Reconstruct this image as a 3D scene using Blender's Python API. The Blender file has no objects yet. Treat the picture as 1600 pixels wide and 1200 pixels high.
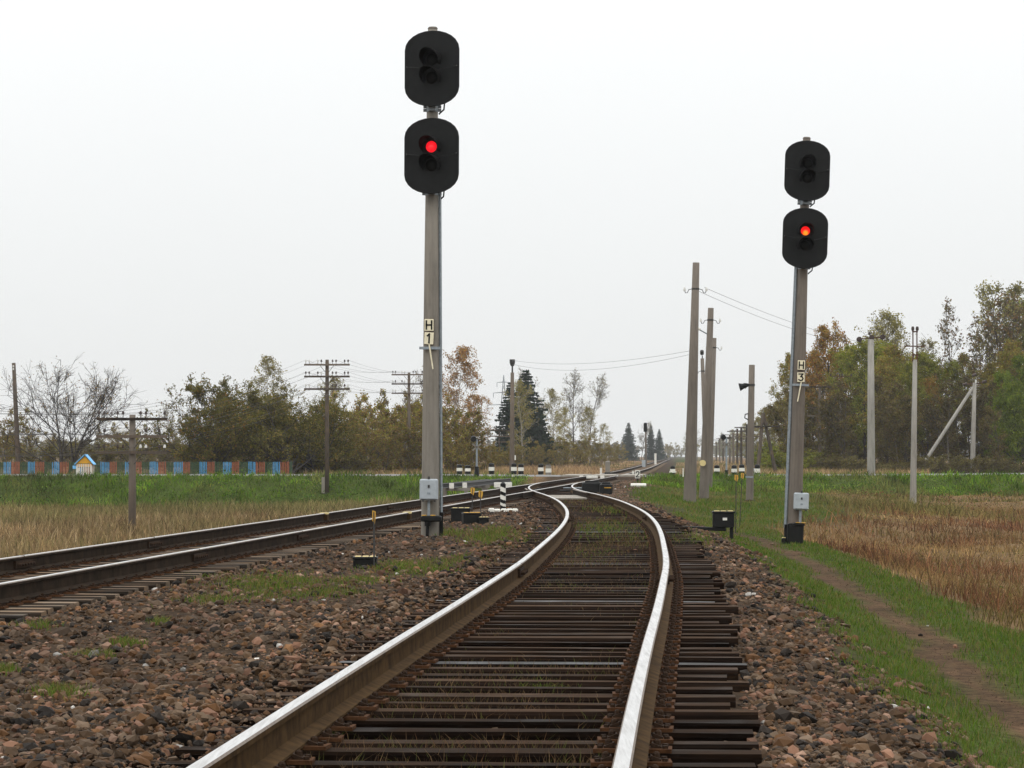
import bpy, math, random
import numpy as np
from mathutils import Vector, Matrix

# ------------------------------------------------------------------ camera, sky, sun, exposure
S = bpy.context.scene
COL = S.collection
EYE, FPX, HOR = 1.17, 4500.0, 711.0
cam = bpy.data.cameras.new('camera'); camo = bpy.data.objects.new('camera', cam); COL.objects.link(camo)
cam.sensor_width = 36.0; cam.lens = 36.0 * FPX / 1600.0
cam.clip_start = 0.1; cam.clip_end = 6000
camo.location = (0, 0, EYE); camo.rotation_euler = (math.radians(90) + math.atan((HOR - 600) / FPX), 0, 0)
S.camera = camo

wd = bpy.data.worlds.new('World'); S.world = wd; wd.use_nodes = True
nt = wd.node_tree; nt.nodes.clear()
out = nt.nodes.new('ShaderNodeOutputWorld')
sky = nt.nodes.new('ShaderNodeTexSky'); sky.sky_type = 'NISHITA'; sky.sun_disc = False
SUN_EL, SUN_AZ = math.radians(48), math.radians(200)
sky.sun_elevation = SUN_EL; sky.sun_rotation = SUN_AZ
bg1 = nt.nodes.new('ShaderNodeBackground'); bg1.inputs['Strength'].default_value = 0.05
nt.links.new(sky.outputs[0], bg1.inputs[0])
# closed cloud deck: brightness of an overcast sky, (1 + 2 sin elevation) / 3 of the zenith
tc = nt.nodes.new('ShaderNodeTexCoord'); sx = nt.nodes.new('ShaderNodeSeparateXYZ')
nt.links.new(tc.outputs['Generated'], sx.inputs[0])
mx = nt.nodes.new('ShaderNodeMath'); mx.operation = 'MAXIMUM'; mx.inputs[1].default_value = 0.0
nt.links.new(sx.outputs['Z'], mx.inputs[0])
ma = nt.nodes.new('ShaderNodeMath'); ma.operation = 'MULTIPLY_ADD'; ma.inputs[1].default_value = 2.0; ma.inputs[2].default_value = 1.0
nt.links.new(mx.outputs[0], ma.inputs[0])
cl = nt.nodes.new('ShaderNodeTexNoise'); cl.inputs['Scale'].default_value = 3.0; cl.inputs['Detail'].default_value = 4
nt.links.new(tc.outputs['Generated'], cl.inputs['Vector'])
mr = nt.nodes.new('ShaderNodeMapRange'); mr.inputs['To Min'].default_value = 0.97; mr.inputs['To Max'].default_value = 1.03
nt.links.new(cl.outputs[0], mr.inputs[0])
mm = nt.nodes.new('ShaderNodeMath'); mm.operation = 'MULTIPLY'
nt.links.new(ma.outputs[0], mm.inputs[0]); nt.links.new(mr.outputs[0], mm.inputs[1])
ms = nt.nodes.new('ShaderNodeMath'); ms.operation = 'MULTIPLY'; ms.inputs[1].default_value = 0.825
nt.links.new(mm.outputs[0], ms.inputs[0])
bg2 = nt.nodes.new('ShaderNodeBackground'); bg2.inputs['Color'].default_value = (0.985, 1.0, 1.0, 1)
nt.links.new(ms.outputs[0], bg2.inputs['Strength'])
mixw = nt.nodes.new('ShaderNodeMixShader'); mixw.inputs[0].default_value = 0.95
nt.links.new(bg1.outputs[0], mixw.inputs[1]); nt.links.new(bg2.outputs[0], mixw.inputs[2])
nt.links.new(mixw.outputs[0], out.inputs['Surface'])

sl = bpy.data.lights.new('sun', 'SUN'); sl.energy = 0.6; sl.angle = math.radians(40); sl.color = (1.0, 0.97, 0.93)
so = bpy.data.objects.new('sun', sl); COL.objects.link(so)
sd = Vector((math.sin(SUN_AZ) * math.cos(SUN_EL), math.cos(SUN_AZ) * math.cos(SUN_EL), math.sin(SUN_EL)))
so.rotation_euler = sd.to_track_quat('Z', 'Y').to_euler(); so.location = (0, -20, 60)

S.view_settings.view_transform = 'Standard'; S.view_settings.look = 'None'
S.view_settings.exposure = 0.0; S.view_settings.gamma = 1.0; S.view_settings.use_curve_mapping = False
S.render.engine = 'CYCLES'
S.cycles.use_denoising = True
S.cycles.max_bounces = 5; S.cycles.diffuse_bounces = 3; S.cycles.glossy_bounces = 2; S.cycles.transmission_bounces = 3
S.cycles.transparent_max_bounces = 6; S.cycles.volume_bounces = 1
S.cycles.caustics_reflective = False; S.cycles.caustics_refractive = False

# ------------------------------------------------------------------ helpers
rng = np.random.default_rng(7)
rnd = random.Random(11)
def WX(px, d): return (px - 800.0) / FPX * d
def WZ(py, d): return EYE + (HOR - py) / FPX * d
def sstep(a, b, x):
    t = np.clip((np.asarray(x, float) - a) / (b - a), 0, 1); return t * t * (3 - 2 * t)
_T = np.random.default_rng(3).random((256, 256))
def noise2(x, y, s):
    x = np.asarray(x, float) / s + 500.3; y = np.asarray(y, float) / s + 500.7
    xi = np.floor(x).astype(int); yi = np.floor(y).astype(int); fx = x - xi; fy = y - yi
    fx = fx * fx * (3 - 2 * fx); fy = fy * fy * (3 - 2 * fy)
    g = lambda i, j: _T[i % 256, j % 256]
    return (g(xi, yi) * (1 - fx) + g(xi + 1, yi) * fx) * (1 - fy) + (g(xi, yi + 1) * (1 - fx) + g(xi + 1, yi + 1) * fx) * fy
def fbm(x, y, s, o=3):
    r = 0; a = 0.5; t = 0
    for k in range(o):
        r = r + a * noise2(np.asarray(x) + 17 * k, np.asarray(y) - 31 * k, s / 2 ** k); t += a; a *= 0.5
    return r / t

# ---- materials
def new_mat(name):
    m = bpy.data.materials.new(name); m.use_nodes = True
    n = m.node_tree.nodes; b = n.get('Principled BSDF'); return m, m.node_tree, b
def N(t, typ, **kw):
    n = t.nodes.new(typ)
    for k, v in kw.items():
        if k in n.inputs: n.inputs[k].default_value = v
        else: setattr(n, k, v)
    return n
def ramp(t, fac, stops):
    r = t.nodes.new('ShaderNodeValToRGB'); e = r.color_ramp.elements
    while len(e) < len(stops): e.new(0.5)
    for i, (p, c) in enumerate(stops): e[i].position = p; e[i].color = (c[0], c[1], c[2], 1)
    t.links.new(fac, r.inputs[0]); return r.outputs[0]
def bump(t, b, h, strength=0.3, dist=0.02):
    bn = N(t, 'ShaderNodeBump'); bn.inputs['Strength'].default_value = strength; bn.inputs['Distance'].default_value = dist
    t.links.new(h, bn.inputs['Height']); t.links.new(bn.outputs[0], b.inputs['Normal'])
def coords(t, scale=(1, 1, 1), obj=True, rnd_off=False):
    tcn = N(t, 'ShaderNodeTexCoord'); mp = N(t, 'ShaderNodeMapping'); mp.inputs['Scale'].default_value = scale
    t.links.new(tcn.outputs['Object' if obj else 'Generated'], mp.inputs['Vector'])
    if rnd_off:
        oi = N(t, 'ShaderNodeObjectInfo'); ml = N(t, 'ShaderNodeMath', operation='MULTIPLY'); ml.inputs[1].default_value = 57.0
        t.links.new(oi.outputs['Random'], ml.inputs[0]); t.links.new(ml.outputs[0], mp.inputs['Location'])
    return mp.outputs[0]
def plain(name, col, rough=0.6, metal=0.0, var=0.25, scale=6.0, bmp=0.15, rnd_off=True):
    m, t, b = new_mat(name)
    v = coords(t, rnd_off=rnd_off)
    nz = N(t, 'ShaderNodeTexNoise', Scale=scale, Detail=6.0, Roughness=0.65); t.links.new(v, nz.inputs['Vector'])
    lo = [c * (1 - var) for c in col]; hi = [min(1, c * (1 + var)) for c in col]
    t.links.new(ramp(t, nz.outputs[0], [(0.3, lo), (0.7, hi)]), b.inputs['Base Color'])
    b.inputs['Roughness'].default_value = rough; b.inputs['Metallic'].default_value = metal; b.inputs['Specular IOR Level'].default_value = .16
    if bmp: bump(t, b, nz.outputs[0], bmp, 0.01)
    return m
def attr_mat(name, trans=0.25, rough=0.7, objvar=0.2, spec=0.2):
    m, t, b = new_mat(name); outn = t.nodes.get('Material Output')
    at = N(t, 'ShaderNodeAttribute', attribute_name='col')
    oi = N(t, 'ShaderNodeObjectInfo'); mr_ = N(t, 'ShaderNodeMapRange'); mr_.inputs['To Min'].default_value = 1 - objvar; mr_.inputs['To Max'].default_value = 1 + objvar
    t.links.new(oi.outputs['Random'], mr_.inputs[0])
    hs = N(t, 'ShaderNodeHueSaturation'); t.links.new(at.outputs['Color'], hs.inputs['Color']); t.links.new(mr_.outputs[0], hs.inputs['Value'])
    t.links.new(hs.outputs[0], b.inputs['Base Color']); b.inputs['Roughness'].default_value = rough
    b.inputs['Specular IOR Level'].default_value = spec
    if trans > 0:
        tr = N(t, 'ShaderNodeBsdfTranslucent'); t.links.new(hs.outputs[0], tr.inputs['Color'])
        mxn = N(t, 'ShaderNodeMixShader'); mxn.inputs[0].default_value = trans
        t.links.new(b.outputs[0], mxn.inputs[1]); t.links.new(tr.outputs[0], mxn.inputs[2]); t.links.new(mxn.outputs[0], outn.inputs['Surface'])
    return m
def wood_mat(name, c0, c1, c2, rough=0.7, long_axis=0, spec=.05):
    m, t, b = new_mat(name)
    sc = [14, 14, 14]; sc[long_axis] = 0.9
    v = coords(t, tuple(sc), rnd_off=True)
    nz = N(t, 'ShaderNodeTexNoise', Scale=3.0, Detail=7.0, Roughness=0.7); t.links.new(v, nz.inputs['Vector'])
    c = ramp(t, nz.outputs[0], [(0.28, c0), (0.5, c1), (0.75, c2)])
    oi = N(t, 'ShaderNodeObjectInfo'); mr_ = N(t, 'ShaderNodeMapRange'); mr_.inputs['To Min'].default_value = 0.25; mr_.inputs['To Max'].default_value = 1.7
    t.links.new(oi.outputs['Random'], mr_.inputs[0])
    hs = N(t, 'ShaderNodeHueSaturation'); t.links.new(c, hs.inputs['Color']); t.links.new(mr_.outputs[0], hs.inputs['Value'])
    v2 = coords(t, (1.3, 1.3, 1.3), rnd_off=True)
    n2 = N(t, 'ShaderNodeTexNoise', Scale=2.0, Detail=4.0); t.links.new(v2, n2.inputs['Vector'])
    dm = N(t, 'ShaderNodeMix', data_type='RGBA'); t.links.new(ramp(t, n2.outputs[0], [(0.45, (0, 0, 0)), (0.7, (0.6, 0.6, 0.6))]), dm.inputs['Factor'])
    t.links.new(hs.outputs[0], dm.inputs['A']); dm.inputs['B'].default_value = (c1[0] * 1.6, c1[1] * 1.35, c1[2] * 1.15, 1)
    t.links.new(dm.outputs['Result'], b.inputs['Base Color'])
    t.links.new(ramp(t, n2.outputs[0], [(0.3, (rough * 0.62,) * 3), (0.55, (rough,) * 3)]), b.inputs['Roughness'])
    b.inputs['Specular IOR Level'].default_value = spec
    bump(t, b, nz.outputs[0], 0.5, 0.012)
    return m
def concrete_mat(name, col, dark=0.6):
    m, t, b = new_mat(name)
    v = coords(t, (1, 1, 0.22), rnd_off=True)
    n1 = N(t, 'ShaderNodeTexNoise', Scale=5.0, Detail=8.0, Roughness=0.7); t.links.new(v, n1.inputs['Vector'])
    c1 = ramp(t, n1.outputs[0], [(0.25, [c * dark for c in col]), (0.5, col), (0.8, [c * 1.25 for c in col])])
    v2 = coords(t, (30, 30, 0.6), rnd_off=True)
    n2 = N(t, 'ShaderNodeTexNoise', Scale=1.0, Detail=3.0); t.links.new(v2, n2.inputs['Vector'])
    mxn = N(t, 'ShaderNodeMix', data_type='RGBA'); mxn.blend_type = 'MULTIPLY'; mxn.inputs['Factor'].default_value = 0.3
    t.links.new(c1, mxn.inputs['A']); t.links.new(ramp(t, n2.outputs[0], [(0.35, (0.55, 0.52, 0.5)), (0.6, (1, 1, 1))]), mxn.inputs['B'])
    t.links.new(mxn.outputs['Result'], b.inputs['Base Color']); b.inputs['Roughness'].default_value = 0.85
    v3 = coords(t, (1, 1, 1)); n3 = N(t, 'ShaderNodeTexNoise', Scale=60.0, Detail=4.0); t.links.new(v3, n3.inputs['Vector'])
    bump(t, b, n3.outputs[0], 0.3, 0.006)
    return m

M = {}
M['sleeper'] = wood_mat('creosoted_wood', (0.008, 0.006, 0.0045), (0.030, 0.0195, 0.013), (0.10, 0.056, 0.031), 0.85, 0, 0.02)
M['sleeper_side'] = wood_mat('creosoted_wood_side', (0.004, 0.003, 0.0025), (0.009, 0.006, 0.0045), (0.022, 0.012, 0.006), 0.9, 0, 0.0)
M['sleeper_wet'] = wood_mat('tarred_wet_wood', (0.006, 0.005, 0.005), (0.014, 0.011, 0.010), (0.04, 0.03, 0.024), 0.62, 0, .2)
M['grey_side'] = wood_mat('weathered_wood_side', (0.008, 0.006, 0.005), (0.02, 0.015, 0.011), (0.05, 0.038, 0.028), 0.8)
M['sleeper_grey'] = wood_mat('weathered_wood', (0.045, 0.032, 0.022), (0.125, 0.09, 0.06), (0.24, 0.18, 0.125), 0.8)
M['pole_wood'] = wood_mat('pole_wood', (0.045, 0.036, 0.03), (0.085, 0.07, 0.056), (0.14, 0.115, 0.095), 0.85, 2)
M['rust'] = plain('rail_rust', (0.052, 0.029, 0.011), 0.85, 0.0, 0.55, 7.0, 0.2, False)
M['rust_dark'] = plain('rail_rust_dark', (0.023, 0.0145, 0.0085), 0.85, 0.0, 0.6, 5.0, 0.2, False)
M['plate_rust'] = plain('plate_rust', (0.065, 0.03, 0.014), 0.8, 0.0, 0.5, 22.0, 0.3)
M['clip_dark'] = plain('clip_dark', (0.032, 0.019, 0.012), 0.7, 0.0, 0.4, 30.0, 0.3)
def steel(name, lo, hi, r0, r1):
    m, t, b = new_mat(name)
    v = coords(t, (8, 0.35, 8)); nz = N(t, 'ShaderNodeTexNoise', Scale=4.0, Detail=6.0, Roughness=0.7); t.links.new(v, nz.inputs['Vector'])
    t.links.new(ramp(t, nz.outputs[0], [(0.35, lo), (0.65, hi)]), b.inputs['Base Color'])
    t.links.new(ramp(t, nz.outputs[0], [(0.3, (r1,) * 3), (0.7, (r0,) * 3)]), b.inputs['Roughness'])
    b.inputs['Metallic'].default_value = 1.0
    return m
M['steel_top'] = steel('rail_top_polished', (0.40, 0.39, 0.38), (0.64, 0.63, 0.62), 0.28, 0.45)
for k_ in ('rust', 'rust_dark', 'plate_rust', 'clip_dark'): M[k_].node_tree.nodes['Principled BSDF'].inputs['Specular IOR Level'].default_value = 0.04
M['steel_edge'] = plain('rail_edge_worn', (0.17, 0.13, 0.10), 0.5, 0.7, 0.4, 14.0, 0.1, False)
M['concrete'] = concrete_mat('concrete_weathered', (0.20, 0.18, 0.15))
M['concrete_dark'] = concrete_mat('concrete_brown', (0.135, 0.112, 0.09))
M['concrete_light'] = concrete_mat('concrete_pale', (0.26, 0.245, 0.215))
M['black'] = plain('black_enamel', (0.006, 0.0065, 0.0065), 0.5, 0.0, 0.35, 7.0, 0.08)
M['black_in'] = plain('matt_black', (0.004, 0.004, 0.004), 0.8, 0.0, 0.2, 7.0, 0.0)
M['black_paint'] = plain('black_tar_paint', (0.007, 0.007, 0.0065), 0.42, 0.0, 0.4, 12.0, 0.25)
M['white_paint'] = plain('white_paint_dirty', (0.66, 0.64, 0.58), 0.65, 0.0, 0.15, 14.0, 0.2)
M['cream_enamel'] = plain('cream_enamel', (0.72, 0.66, 0.48), 0.45, 0.0, 0.14, 20.0, 0.1)
M['grey_paint'] = plain('grey_cabinet_paint', (0.34, 0.37, 0.39), 0.5, 0.0, 0.14, 9.0, 0.08)
M['galv'] = plain('galvanised_steel', (0.25, 0.28, 0.30), 0.55, 0.5, 0.25, 18.0, 0.1)
M['dark_steel'] = plain('dark_steel', (0.05, 0.048, 0.046), 0.6, 0.3, 0.4, 20.0, 0.15)
M['rust_steel'] = plain('rusty_steel', (0.075, 0.035, 0.026), 0.75, 0.1, 0.4, 16.0, 0.2)
M['yellow'] = plain('yellow_ochre_paint', (0.50, 0.28, 0.045), 0.6, 0.0, 0.25, 25.0, 0.2)
M['cream_yellow'] = plain('faded_yellow_paint', (0.62, 0.50, 0.24), 0.6, 0.0, 0.2, 25.0, 0.2)
M['porcelain'] = plain('porcelain_white', (0.65, 0.65, 0.62), 0.3, 0.0, 0.1, 30.0, 0.0)
M['porcelain_brown'] = plain('porcelain_brown', (0.05, 0.035, 0.03), 0.3, 0.0, 0.2, 30.0, 0.0)
M['wire'] = plain('wire', (0.10, 0.10, 0.10), 0.6, 0.2, 0.1, 2.0, 0.0)
M['stone'] = attr_mat('ballast_stone', 0.0, 0.8, 0.0, 0.12)
M['grass'] = attr_mat('grass_blades', 0.35, 0.8, 0.0, 0.06)
M['leaf'] = attr_mat('leaves', 0.35, 0.8, 0.2, 0.06)
M['bark'] = plain('bark', (0.075, 0.062, 0.05), 0.9, 0.0, 0.4, 8.0, 0.4)
M['bark_dark'] = plain('bark_dark', (0.035, 0.03, 0.026), 0.9, 0.0, 0.4, 8.0, 0.4)
M['bark_birch'] = plain('bark_birch', (0.30, 0.28, 0.25), 0.85, 0.0, 0.45, 5.0, 0.3)
M['bark_sapling'] = plain('bark_sapling', (0.15, 0.135, 0.115), 0.9, 0.0, 0.4, 5.0, 0.3)
M['asphalt'] = plain('asphalt_grey', (0.17, 0.165, 0.16), 0.9, 0.0, 0.15, 3.0, 0.2)
M['blue'] = plain('blue_paint', (0.07, 0.24, 0.42), 0.6, 0.0, 0.25, 5.0, 0.1)
M['red'] = plain('red_brown_paint', (0.24, 0.085, 0.045), 0.7, 0.0, 0.25, 5.0, 0.1)
M['green'] = plain('green_paint', (0.035, 0.07, 0.035), 0.7, 0.0, 0.25, 5.0, 0.1)
M['sky_blue'] = plain('light_blue_paint', (0.16, 0.45, 0.78), 0.5, 0.0, 0.12, 5.0, 0.1)
M['orange'] = plain('orange_paint', (0.70, 0.36, 0.03), 0.6, 0.0, 0.12, 5.0, 0.1)
M['planks'] = plain('crossing_deck', (0.26, 0.235, 0.20), 0.85, 0.0, 0.25, 4.0, 0.3)
def emis(name, col, st, col2=None, p=0.0):
    m, t, b = new_mat(name)
    b.inputs['Base Color'].default_value = (col[0] * 0.5, col[1], col[2], 1); b.inputs['Roughness'].default_value = 0.15
    b.inputs['Emission Strength'].default_value = st
    if col2:
        tcn = N(t, 'ShaderNodeTexCoord'); sp = N(t, 'ShaderNodeVectorMath', operation='DISTANCE'); sp.inputs[1].default_value = (0.0, -0.05, -0.05)
        t.links.new(tcn.outputs['Object'], sp.inputs[0])
        t.links.new(ramp(t, sp.outputs['Value'], [(0.03, col2), (0.075, col)]), b.inputs['Emission Color'])
    else: b.inputs['Emission Color'].default_value = (*col, 1)
    return m
M['red_lit'] = emis('red_lamp_lit', (0.95, 0.01, 0.02), 0.95)
M['red_lit_hot'] = emis('red_lamp_lit_bright', (1.0, 0.012, 0.012), 1.0, (1.0, 0.38, 0.02))
m, t, b = new_mat('dark_lens'); b.inputs['Base Color'].default_value = (0.004, 0.004, 0.004, 1); b.inputs['Roughness'].default_value = 0.5; b.inputs['Specular IOR Level'].default_value = .15; M['dark_lens'] = m

# ---- mesh building
class MB:
    def __init__(s): s.v = []; s.f = []; s.m = []
    def add(s, vs, fs, mi=0):
        o = len(s.v); s.v += [tuple(p) for p in vs]; s.f += [tuple(i + o for i in q) for q in fs]; s.m += [mi] * len(fs); return s
    def box(s, c, d, rot=None, mi=0, ch=0.0):
        x, y, z = d[0] / 2, d[1] / 2, d[2] / 2
        if ch <= 0:
            vs = [(-x, -y, -z), (x, -y, -z), (x, y, -z), (-x, y, -z), (-x, -y, z), (x, -y, z), (x, y, z), (-x, y, z)]
            fs = [(0, 3, 2, 1), (4, 5, 6, 7), (0, 1, 5, 4), (1, 2, 6, 5), (2, 3, 7, 6), (3, 0, 4, 7)]
        else:
            k = min(ch, x * .9, y * .9, z * .9); vs = []
            for zz, q in ((-z, k), (-z + k, 0), (z - k, 0), (z, k)):
                a, bb = x - q, y - q
                vs += [(-a + k, -bb, zz), (a - k, -bb, zz), (a, -bb + k, zz), (a, bb - k, zz), (a - k, bb, zz), (-a + k, bb, zz), (-a, bb - k, zz), (-a, -bb + k, zz)]
            fs = [tuple(range(7, -1, -1)), tuple(range(24, 32))]
            for L in range(3):
                for i in range(8): j = (i + 1) % 8; fs.append((L * 8 + i, L * 8 + j, L * 8 + 8 + j, L * 8 + 8 + i))
        R = rot if rot is not None else Matrix.Identity(3); c = Vector(c)
        return s.add([R @ Vector(p) + c for p in vs], fs, mi)
    def tube(s, pts, rad, n=8, mi=0, cap=True):
        pts = [Vector(p) for p in pts]
        if not hasattr(rad, '__len__'): rad = [rad] * len(pts)
        vs = []; fs = []; prev = None
        for i, p in enumerate(pts):
            tg = (pts[min(i + 1, len(pts) - 1)] - pts[max(i - 1, 0)]).normalized()
            if prev is None:
                a = tg.orthogonal().normalized() if abs(tg.z) < .99 else Vector((1, 0, 0)); a = (a - tg * a.dot(tg)).normalized()
            else: a = (prev - tg * prev.dot(tg)).normalized()
            prev = a; bb = tg.cross(a)
            for k in range(n):
                an = 2 * math.pi * k / n; vs.append(p + (a * math.cos(an) + bb * math.sin(an)) * rad[i])
        for i in range(len(pts) - 1):
            for k in range(n): j = (k + 1) % n; fs.append((i * n + k, i * n + j, i * n + n + j, i * n + n + k))
        if cap: fs.append(tuple(range(n - 1, -1, -1))); fs.append(tuple(range((len(pts) - 1) * n, len(pts) * n)))
        return s.add(vs, fs, mi)
    def prism(s, poly, y0, y1, mi=0, org=(0, 0, 0)):     # polygon in XZ (counter-clockwise seen from -Y) extruded along Y
        n = len(poly); o = org
        vs = [(p[0] + o[0], y0 + o[1], p[1] + o[2]) for p in poly] + [(p[0] + o[0], y1 + o[1], p[1] + o[2]) for p in poly]
        fs = [tuple(range(n)), tuple(range(2 * n - 1, n - 1, -1))] + [(i, i + n, (i + 1) % n + n, (i + 1) % n) for i in range(n)]
        return s.add(vs, fs, mi)
    def build(s, name, mats, parent=None, smooth=False, loc=None, rotz=None):
        me = bpy.data.meshes.new(name); me.from_pydata(s.v, [], s.f)
        for mt in (mats if isinstance(mats, (list, tuple)) else [mats]): me.materials.append(M[mt] if isinstance(mt, str) else mt)
        me.polygons.foreach_set('material_index', s.m)
        if smooth: me.polygons.foreach_set('use_smooth', [True] * len(s.f))
        me.update(); return inst(name, me, parent, loc, rotz)
def inst(name, me, parent=None, loc=None, rotz=None):
    o = bpy.data.objects.new(name, me); COL.objects.link(o)
    if parent is not None: o.parent = parent
    if loc is not None: o.location = loc
    if rotz is not None: o.rotation_euler = (0, 0, rotz)
    return o
def tag(o, label, cat, group=None, kind=None):
    if label: o['label'] = label
    if cat: o['category'] = cat
    if group: o['group'] = group
    if kind: o['kind'] = kind
    return o
def thing(name, label, cat, loc=(0, 0, 0), rotz=0, group=None):
    o = bpy.data.objects.new(name, None); COL.objects.link(o); o.empty_display_size = 0.2
    o.location = loc; o.rotation_euler = (0, 0, rotz); return tag(o, label, cat, group)
def copy_tree(o, parent=None):
    c = o.copy(); COL.objects.link(c)
    if parent is not None: c.parent = parent
    for ch in list(o.children): copy_tree(ch, c)
    return c
def np_mesh(name, V, F, mats, col=None, mi=None, smooth=False):
    V = np.asarray(V, np.float32); F = np.asarray(F, np.int32); nf, k = F.shape
    me = bpy.data.meshes.new(name); me.vertices.add(len(V)); me.vertices.foreach_set('co', V.ravel())
    me.loops.add(nf * k); me.loops.foreach_set('vertex_index', F.ravel())
    me.polygons.add(nf); me.polygons.foreach_set('loop_start', np.arange(0, nf * k, k, dtype=np.int32))
    try: me.polygons.foreach_set('loop_total', np.full(nf, k, np.int32))
    except Exception: pass
    for mt in mats: me.materials.append(M[mt] if isinstance(mt, str) else mt)
    if mi is not None: me.polygons.foreach_set('material_index', np.asarray(mi, np.int32))
    me.polygons.foreach_set('use_smooth', np.full(nf, smooth, bool))
    me.update(calc_edges=True)
    if col is not None:
        a = me.color_attributes.new('col', 'FLOAT_COLOR', 'POINT')
        c4 = np.ones((len(V), 4), np.float32); c4[:, :3] = col; a.data.foreach_set('color', c4.ravel())
    return me

# ------------------------------------------------------------------ track alignments
def catmull(P):
    P = np.array(P, float); m = np.gradient(P[:, 1], P[:, 0])
    def f(y):
        y = np.asarray(y, float); i = np.clip(np.searchsorted(P[:, 0], y) - 1, 0, len(P) - 2)
        x0, x1 = P[i, 0], P[i + 1, 0]; h = x1 - x0; t = (y - x0) / h; tc_ = t
        r = (2 * tc_**3 - 3 * tc_**2 + 1) * P[i, 1] + (tc_**3 - 2 * tc_**2 + tc_) * h * m[i] + (-2 * tc_**3 + 3 * tc_**2) * P[i + 1, 1] + (tc_**3 - tc_**2) * h * m[i + 1]
        r = np.where(y < P[0, 0], P[0, 1] + (y - P[0, 0]) * m[0], r); return np.where(y > P[-1, 0], P[-1, 1] + (y - P[-1, 0]) * m[-1], r)
    return f
main_x = catmull([(-80, -13.76), (0, -7.53), (50, -3.63), (100, 0.26), (130, 2.6), (165, 5.25), (200, 7.75), (250, 10.95), (310, 14.5), (500, 25.5), (908, 49.2), (1600, 89.6), (2600, 148)])
_ds = [(-40, -3.6), (-20, -2.35), (0, -1.08), (10, -.44), (14, -.20), (18, .05), (22, .31), (27, .62), (30.5, .83), (38, 1.20), (44, 1.47), (50, 1.70), (56, 1.87), (62, 1.97), (68, 2.0), (74, 1.985), (80, 1.90), (86, 1.76)]
DT = 127.0
for yy in range(92, 131, 5): _ds.append((yy, float(main_x(yy)) + 0.001575 * max(0, DT - yy) ** 2))
_side = catmull(_ds)
def side_x(y):
    y = np.asarray(y, float); return np.where(y < DT, _side(np.minimum(y, DT)), main_x(y))
def heading(fn, y): return math.atan2(float(fn(y + .5) - fn(y - .5)), 1.0)      # angle from +Y towards +X
ROAD0, ROAD1 = 162.0, 171.0

def ground_z(x, y, fine=True):
    x = np.asarray(x, float); y = np.asarray(y, float)
    xs = side_x(y); xm = main_x(y); xr = np.maximum(xs, xm); xl = xm
    z = np.full(np.broadcast(x, y).shape, -0.262)
    wid = 1 + 1.9 * sstep(72, 105, y)
    u = (x - xr - 1.42) / wid
    deep = 1.0 - 0.45 * sstep(100, 150, y)
    zr = -0.262 - 0.47 * sstep(0.0, 2.0, u) - (0.62 * sstep(2.5, 6.0, u)) * deep
    zr = zr + (fbm(x, y, 3.0) - .5) * 0.32 * sstep(3.2, 6.5, u)
    v = (xl - x - 1.45)
    zl = -0.262 - 1.15 * sstep(0.2, 4.5, v) - .25 * sstep(6, 16, v) + (fbm(x, y, 4.0) - .5) * 0.3 * sstep(2.5, 6, v)
    z = np.where(u > 0, zr, z); z = np.where(v > 0, zl, z)
    # strip between the two tracks, a little higher and lumpy
    a = x - (xm + 1.35); bq = (xs - 1.30) - x
    mid = sstep(0, .35, a) * sstep(0, .35, bq)
    z = z + mid * (0.055 + (fbm(x, y, 1.1) - .5) * 0.07)
    z = z + 0.036 * sstep(30, 44, y) * (1 - sstep(95, 105, y)) * (1 - sstep(.9, 1.2, np.abs(x - xs))) * (.5 + fbm(x, y, 1.0))
    # road bank
    top = 0.0 + 0.10 * sstep(18, 36, x) - 0.045 * (1 - sstep(3, 9, np.abs(x - xm)))
    lip = (fbm(x, y, 1.6) - .5) * .16
    front = sstep(155.0 + (fbm(x, 0 * y, 7.0) - .5) * 4, ROAD0 - .6, y); back = 1 - sstep(ROAD1, ROAD1 + 6.0, y)
    floor = np.where(y > ROAD1, -0.42 + 0.0 * y, z)
    nearm = 1 - sstep(1.2, 2.6, np.abs(x - xm))
    after = np.where(y > ROAD1 + 3, -0.40 - 0.1 * (fbm(x, y, 20.0)) , z)
    tr = np.clip(np.abs(x - xm), 0, 99)
    after = np.where(tr < 7, -0.262 - .20 * sstep(1.4, 4.0, tr), after)
    z = np.where(y > ROAD1, after, z)
    w = np.where(y <= ROAD1, front, back)
    w2 = w * (1 - nearm * (1 - sstep(ROAD0 - 2.2, ROAD0 - .6, y) * (1 - sstep(ROAD1, ROAD1 + 1.2, y))))
    z = z * (1 - w2) + (top + lip * (w < .97) * w) * w2
    return z

# ------------------------------------------------------------------ ground sheet
def axis(segs):
    r = []
    for a, bb, st in segs: r += list(np.arange(a, bb, st))
    return np.array(r + [segs[-1][1]])
gy = axis([(-50, 6, 2), (6, 60, .4), (60, 146, .8), (146, 180, .5), (180, 300, 4), (300, 800, 20), (800, 2500, 85)])
gx = axis([(-1450, -300, 115), (-300, -60, 12), (-60, -30, 2), (-30, -10, .8), (-10, 10, .3), (10, 34, .6), (34, 60, 2), (60, 300, 12), (300, 1450, 115)])
GX, GY = np.meshgrid(gx, gy)
GZ = ground_z(GX, GY)
nx, ny = len(gx), len(gy)
V = np.c_[GX.ravel(), GY.ravel(), GZ.ravel()]
ii = np.arange(nx * ny).reshape(ny, nx)
F = np.c_[ii[:-1, :-1].ravel(), ii[:-1, 1:].ravel(), ii[1:, 1:].ravel(), ii[1:, :-1].ravel()]
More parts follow.
